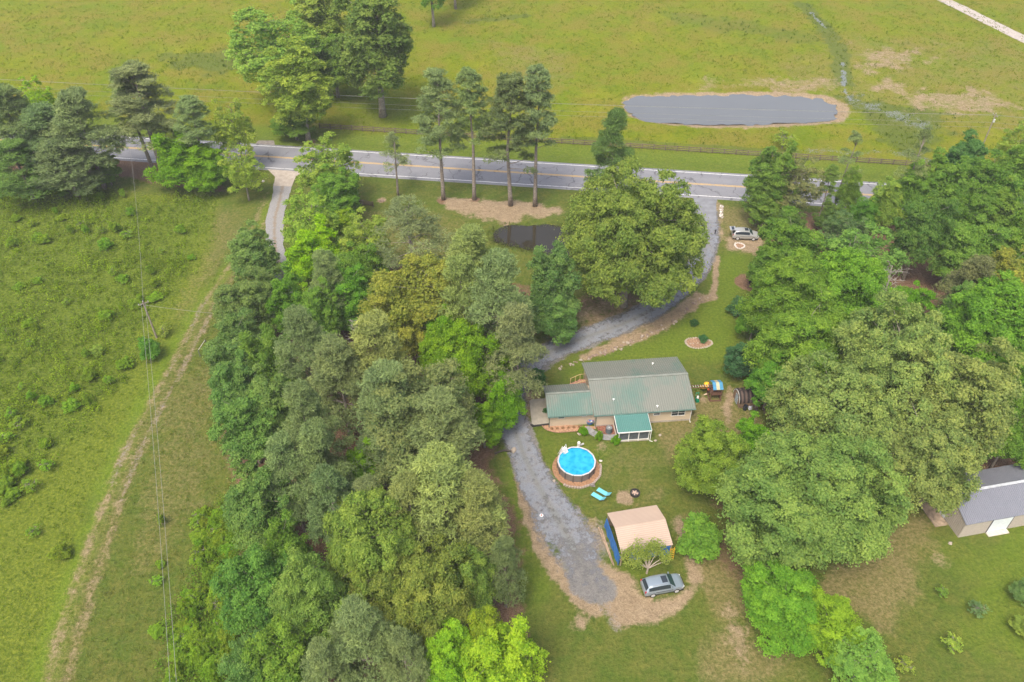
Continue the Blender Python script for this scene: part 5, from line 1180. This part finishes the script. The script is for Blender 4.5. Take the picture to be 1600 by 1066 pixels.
T('broad', 1510, 345, 40, 13, (.085, .15, .035), 'green tree behind the light clump at upper right')
T('airy', 1320, 365, 36, 9, (.085, .13, .06), 'grey green sparse tree beside the bare brown floor')
T('broad', 1515, 395, 44, 14, (.12, .20, .045), 'light green clumpy tree right of the tall dark tree')
T('broad', 1585, 385, 36, 14, (.12, .20, .04), 'light green tree at right edge beside the clumpy tree')
T('broad', 1560, 335, 30, 12, G_MID, 'green tree between upper right trees and the right edge light tree')
T('broad', 1236, 395, 50, 14, (.10, .18, .035), 'green tree just right of the silver SUV')
T('airy', 1345, 405, 50, 13, (.13, .20, .06), 'pale sparse tree with grey twigs in right woods')
T('dead', 1390, 445, 34, 13, G_MID, 'bleached leaning dead tree beside the bare brown floor', 'dead_tree')
T('oak', 1235, 475, 66, 16, (.125, .19, .032), 'large green oak at left edge of right woods', 'oak_tree', var=1)
T('oak', 1325, 455, 64, 16, (.135, .205, .03), 'large bright green oak in upper right woods', 'oak_tree', var=0)
T('oak', 1252, 545, 70, 15, (.12, .185, .035), 'large green oak above the grey olive giant', 'oak_tree', var=2)
T('broad', 1205, 420, 30, 10, G_MID, 'small green tree above the burnt stump')
T('broad', 1180, 500, 24, 8, (.10, .18, .03), 'small bright tree at lawn edge beside dark shrub')
T('broad', 1418, 485, 30, 11, (.11, .21, .02), 'vivid green small tree left of the brownish pine slope')
T('broad', 1440, 545, 26, 9, G_DK, 'dark tree in the gap between giant and right green trees')
pine(1512, 455, 40, 15, (.12, .12, .065), 'brownish dull pine among the right green trees')
T('broad', 1490, 500, 30, 13, G_DEEP, 'blue green tree under the dull brownish pine')
T('broad', 1560, 450, 44, 15, GOLD, 'golden topped tree at right edge')
T('oak', 1560, 510, 78, 17, (.12, .21, .03), 'large bright green oak at right edge', 'oak_tree', var=0)
T('broad', 1590, 600, 40, 14, (.10, .19, .03), 'green tree at right edge above the barn')
T('broad', 1580, 680, 36, 12, G_MID, 'green tree overhanging the back of barn roof')
OG = (.185, .205, .08)
T('oak', 1395, 590, 98, 20, OG, 'giant grey olive oak, highest crown of the right woods', 'oak_tree', var=2)
T('oak', 1495, 630, 84, 19, OG, 'giant olive oak crown reaching towards the right edge', 'oak_tree', var=1)
T('oak', 1300, 660, 88, 18, (.16, .19, .075), 'giant olive oak right of the old shed', 'oak_tree', var=0)
T('oak', 1440, 710, 76, 15, (.17, .185, .075), 'giant olive oak crown beside the barn gable', 'oak_tree', var=2)
T('broad', 1380, 700, 46, 12, OG, 'smaller olive crown between the giant oaks')
T('broad', 1160, 562, 26, 6, BLUG, 'blue green droopy tree at the lawn edge above shed')
T('broad', 1205, 600, 34, 9, (.09, .175, .03), 'green tree overhanging the dark mulch beside the shed')
T('oak', 1118, 720, 55, 11, (.135, .205, .04), 'round green tree on the lawn right of the house', var=1)
T('broad', 1178, 690, 30, 8, (.11, .21, .02), 'vivid small tree between round lawn tree and giant olive oak')
T('oak', 1262, 780, 122, 16, (.15, .195, .065), 'huge yellow tipped oak in the lower right lawn', 'oak_tree', var=0)
T('broad', 1225, 945, 62, 8, (.115, .195, .03), 'bright green low tree under the huge lower right oak')
T('broad', 1290, 975, 50, 7, (.145, .225, .025), 'bright lime low tree right of the bright low tree')
T('airy', 1345, 1035, 52, 6, (.14, .22, .06), 'pale sparse tree at bottom edge of right lawn')
T('bush', 1095, 845, 35, 4.2, (.12, .205, .035), 'round bright green small tree right of the carport', var=0)
# --- shrubs and small plants
S = dict(name='shrub', cat='shrub')
for px, py, r, lb in ((911.5, 678, .62, 'round clipped bright shrub, leftmost of three near walkway'), (935.5, 686, .58, 'round clipped bright shrub, middle of three near walkway'), (962, 692, .66, 'round clipped bright shrub beside the porch corner')):
    T('round', px, py, r*1.0, 1.25, (.10, .20, .008), lb, base=True, **S)
T('bush', 838, 602, 1.45, 2.5, (.035, .10, .028), 'large round dark shrub at the driveway behind the house', base=True, **S)
T('bush', 1153, 490, 1.9, 2.3, (.055, .11, .055), 'dark blue green shrub on lawn above the oval flower bed', base=True, **S)
T('bush', 1084, 508, .7, .9, (.03, .08, .03), 'tiny dark plant alone on lawn left of the blue green shrub', base=True, name='small_plant', cat='plant')
T('bush', 1098, 533, .8, 1.0, (.04, .11, .05), 'small dark green plant growing in the oval flower bed', base=True, name='small_plant', cat='plant')
T('bush', 853, 645, .45, .9, (.03, .09, .03), 'small dark plant on concrete pad against the garage wing', base=True, name='small_plant', cat='plant')
# young tree in front of the carport
def small_forked():
    p = P(1010.5, 896); t = thing('young_tree', (p.x, p.y, 0), 0, 'small forked pale barked tree in front of the carport', 'tree')
    b = MB(); rng = np.random.default_rng(3)
    ends = [(-2.1, .3, 3.0), (-1.3, .7, 3.6), (-.6, .4, 3.3), (.5, .9, 4.1), (1.0, .6, 3.4), (1.9, .4, 2.7), (-1.6, -.3, 2.5), (.3, 1.2, 3.2), (-.9, 1.0, 3.0), (2.4, .1, 2.5)]
    b.tube([(0, 0, -.1), (.03, .05, .5), (.06, .1, 1.0)], [.13, .11, .09], 8)
    for e in ends:
        m_ = (e[0]*.45, e[1]*.5, 1.0+(e[2]-1)*.55); b.tube([(.05, .08, .85), m_, e], [.07, .045, .015], 6, False)
    b.build('trunk', mat('pale_bark', (.40, .34, .28), .9, .1, .2, 5), t, True)
    Cs = []; 
    cl = [e for e in ends for _ in range(7)]
    for e in cl: 
        c_ = np.array(e)+rng.normal(size=3)*np.array([.38, .35, .28]); 
        if abs(e[0]) > 2.2: continue
        Cs.append(c_+rng.normal(size=(46, 3))*np.array([.27, .27, .2]))
    C = np.concatenate(Cs); n = len(C); me = leaf_mesh('crown', C, rng.normal(size=(n, 3))*.5+np.array([0, -.1, .8]), rng.uniform(.14, .26, n), .6, rng.uniform(.1, .95, n), LEAF, rng=rng)
    o = bpy.data.objects.new('crown', me); COL.objects.link(o); o.parent = t; o.color = (.16, .19, .055, 1)
small_forked()
for px, py, r, h, c_, lb in ((1469, 930, .7, 1.4, G_MID, 'small fruit sapling nearest the huge oak on right lawn'), (1523, 958, .95, 1.7, (.10, .15, .08), 'grey twiggy fruit sapling below the barn'), (1484, 1012, 1.1, 1.9, LTG, 'bare branched fruit sapling near bottom of right lawn'), (1410, 1045, .9, 1.6, LTG, 'sparse fruit sapling beside the pale sparse bottom tree')):
    T('sapling', px, py, r, h, c_, lb, 'fruit_sapling', 'sapling', base=True)
T('airy', 1602, 925, 20, 2.6, (.12, .17, .07), 'grey green small tree at right edge of lower lawn')
T('airy', 1602, 978, 20, 2.2, LTG, 'light green small tree at right edge near bottom')
T('bush', 240, 560, 1.7, 3.4, (.09, .19, .03), 'bright green shrub at foot of leaning power pole', base=True, **S)
T('sapling', 258, 525, 1.1, 2.2, LTG, 'light sapling just right of leaning power pole base', base=True, **S)
T('bush', 155, 553, 1.0, 1.4, LTG, 'pale green shrub alone in the left scrub near the pole', base=True, **S)
rg = random.Random(77)
spots = [(50, 545), (30, 500), (130, 360), (95, 345), (60, 440), (195, 440), (180, 430), (252, 400), (170, 390), (245, 470), (55, 515), (15, 525), (280, 365), (20, 655), (8, 740), (30, 735), (15, 690), (5, 770), (58, 835), (95, 870), (350, 965), (340, 1000), (310, 1030), (355, 1040), (255, 885), (250, 910), (60, 375), (20, 385), (210, 340), (300, 405), (35, 610), (110, 640), (255, 820), (75, 700), (365, 845), (345, 900), (380, 830), (25, 345), (330, 1055), (250, 990)]
for _ in range(95): q_ = rg.random(); spots.append((rg.uniform(318-50*q_, 372-10*q_), 800+270*q_))
for _ in range(44): spots.append((rg.uniform(-10, 300)*.85, rg.uniform(300, 640)) if rg.random() < .7 else (rg.uniform(-10, 80), rg.uniform(620, 800)))
for px, py in spots:
    T('sapling' if rg.random() < .4 else 'bush', px+rg.uniform(-4, 4), py+rg.uniform(-3, 3), rg.uniform(.5, 1.25), rg.uniform(.8, 2.1), (.14*rg.uniform(.9, 1.1), .205*rg.uniform(.92, 1.08), .026), 'light green young shrub scattered in the scrubby ground along the dirt track field', 'scrub_sapling', 'shrub', base=True, group='light green shrubs scattered in the left field')

# --- ground cover one could not count
def sample(n, X0, X1, Y0, Y1, fn, seed):
    rng = np.random.default_rng(seed); x = rng.uniform(X0, X1, n); y = rng.uniform(Y0, Y1, n); k = rng.random(n) < fn(x, y); return x[k], y[k], rng
def gmask(arr):
    def f(x, y):
        ix = np.clip(np.searchsorted(ax, x), 0, len(ax)-1); iy = np.clip(np.searchsorted(ay, y), 0, len(ay)-1); return arr[iy, ix]
    return f
def cover(name, x, y, rng, nleaf, size, spread, h, col, label, aspect=.5, upright=.0):
    n = len(x); ix = np.clip(np.searchsorted(ax, x)-1, 0, len(ax)-1); iy = np.clip(np.searchsorted(ay, y)-1, 0, len(ay)-1); z = Z[iy, ix]
    sc = rng.uniform(.5, 1.3, n); ci = np.repeat(np.arange(n), nleaf); m_ = len(ci); off = rng.normal(size=(m_, 3))*.5
    C = np.stack([x[ci]+off[:, 0]*spread*sc[ci], y[ci]+off[:, 1]*spread*sc[ci], z[ci]+np.clip(.5+off[:, 2]*.5, .08, 1)*h*sc[ci]], 1)
    Nn = np.stack([off[:, 0], off[:, 1], np.full(m_, .7)], 1)+rng.normal(size=(m_, 3))*.5
    T_ = None
    if upright: Nn[:, 2] *= .3; T_ = np.stack([off[:, 0]*.4, off[:, 1]*.4, np.full(m_, 1.)], 1)
    t_ = rng.uniform(.1, .9, n)[ci]*.7+rng.uniform(0, .3, m_)
    me = leaf_mesh(name, C, Nn, rng.uniform(.6, 1.3, m_)*size, aspect, t_, LEAF, T_, rng); o = bpy.data.objects.new(name, me); COL.objects.link(o); o.color = (*col, 1)
    return tag(o, label, None, None, 'stuff')
brush = poly([(318, 830), (372, 770), (430, 800), (440, 1100), (280, 1100), (290, 980)], 1.2, 1.8)
fs = gmask(scrub); fw = gmask(weeds); fd = gmask(dirt); fm = gmask(meadow); ft = gmask(tall); fl = gmask(lush); fdr = gmask(dry)
def nz(x, y, s, seed): return np.clip(.5+fbm(x, y, s, seed)*1.2, 0, 1)
x, y, r = sample(56000, -165, -5, 30, 140, lambda x, y: fs(x, y)*(.25+.75*nz(x, y, 5, 31)**1.5), 1); cover('scrub', x, y, r, 13, .24, .42, .9, (.092, .128, .015), 'dense olive green scrub covering the left field', .55)
x, y, r = sample(22000, -165, -5, 30, 140, lambda x, y: fs(x, y)*np.clip(nz(x, y, 3.5, 37)*1.5-.45, 0, 1)**2, 2); cover('brambles', x, y, r, 18, .28, .6, 1.5, (.125, .172, .018), 'brighter green brambles among the left field scrub', .6)
x, y, r = sample(26000, -165, -5, 30, 140, lambda x, y: fw(x, y)*(1-fs(x, y))*(1-fd(x, y))*(1-fl(x, y)), 3); cover('weeds', x, y, r, 8, .22, .4, .35, (.095, .132, .014), 'short weeds and grass beside the dirt track', .35, 1)
x, y, r = sample(12000, -60, -5, 30, 110, lambda x, y: (1-fs(x, y))*(1-fw(x, y))*(1-fd(x, y))*(1-fl(x, y))*(x < -18)*.9, 4); cover('strip_weeds', x, y, r, 7, .2, .35, .3, (.09, .10, .025), 'tan green grass tufts right of the dirt track', .3, 1)
x, y, r = sample(26000, -165, 165, 148, 262, lambda x, y: fm(x, y)*(1-fd(x, y))*(.3+.7*nz(x, y, 9, 41))*(sdf(x, y, pond_far) < -2), 5); cover('meadow_grass', x, y, r, 6, .36, .7, .24, (.092, .118, .010), 'uneven meadow grass tufts beyond the road', .35, 1)
x, y, r = sample(9000, -165, 165, 148, 262, lambda x, y: ft(x, y)*(1-.5*fd(x, y))*(sdf(x, y, pond_far) < -1.5), 6); cover('rushes', x, y, r, 8, .42, .6, .6, (.055, .08, .012), 'taller dark rushes along the wet meadow ditch', .35, 1)

x, y, r = sample(9000, -60, -5, 30, 80, gmask(brush), 8); cover('undergrowth', x, y, r, 20, .26, .6, 1.9, (.088, .145, .02), 'thick green undergrowth along the lower edge of the woods', .6)
x, y, r = sample(5200, -8, 16, 96, 122, lambda x, y: ((sdf(x, y, pond_near) > -1.0) & (sdf(x, y, pond_near) < .6+1.6*(x < 1))).astype(float)*.8, 7); cover('pond_weeds', x, y, r, 7, .26, .35, .5, (.085, .10, .03), 'brownish weeds fringing the small dark pond', .3, 1)
# ------------------------------------------------------------------ HAZE
HAZE = 0.00025
if HAZE:
    b = MB(); b.box((0, 110, 46), (520, 420, 96)); m = bpy.data.materials.new('thin_haze'); m.use_nodes = True; t_ = m.node_tree; t_.nodes.clear()
    o_ = t_.nodes.new('ShaderNodeOutputMaterial'); pv = t_.nodes.new('ShaderNodeVolumePrincipled'); pv.inputs['Color'].default_value = (.93, .96, 1, 1); pv.inputs['Density'].default_value = HAZE
    t_.links.new(pv.outputs[0], o_.inputs['Volume']); o = b.build('haze', m); tag(o, kind='stuff')
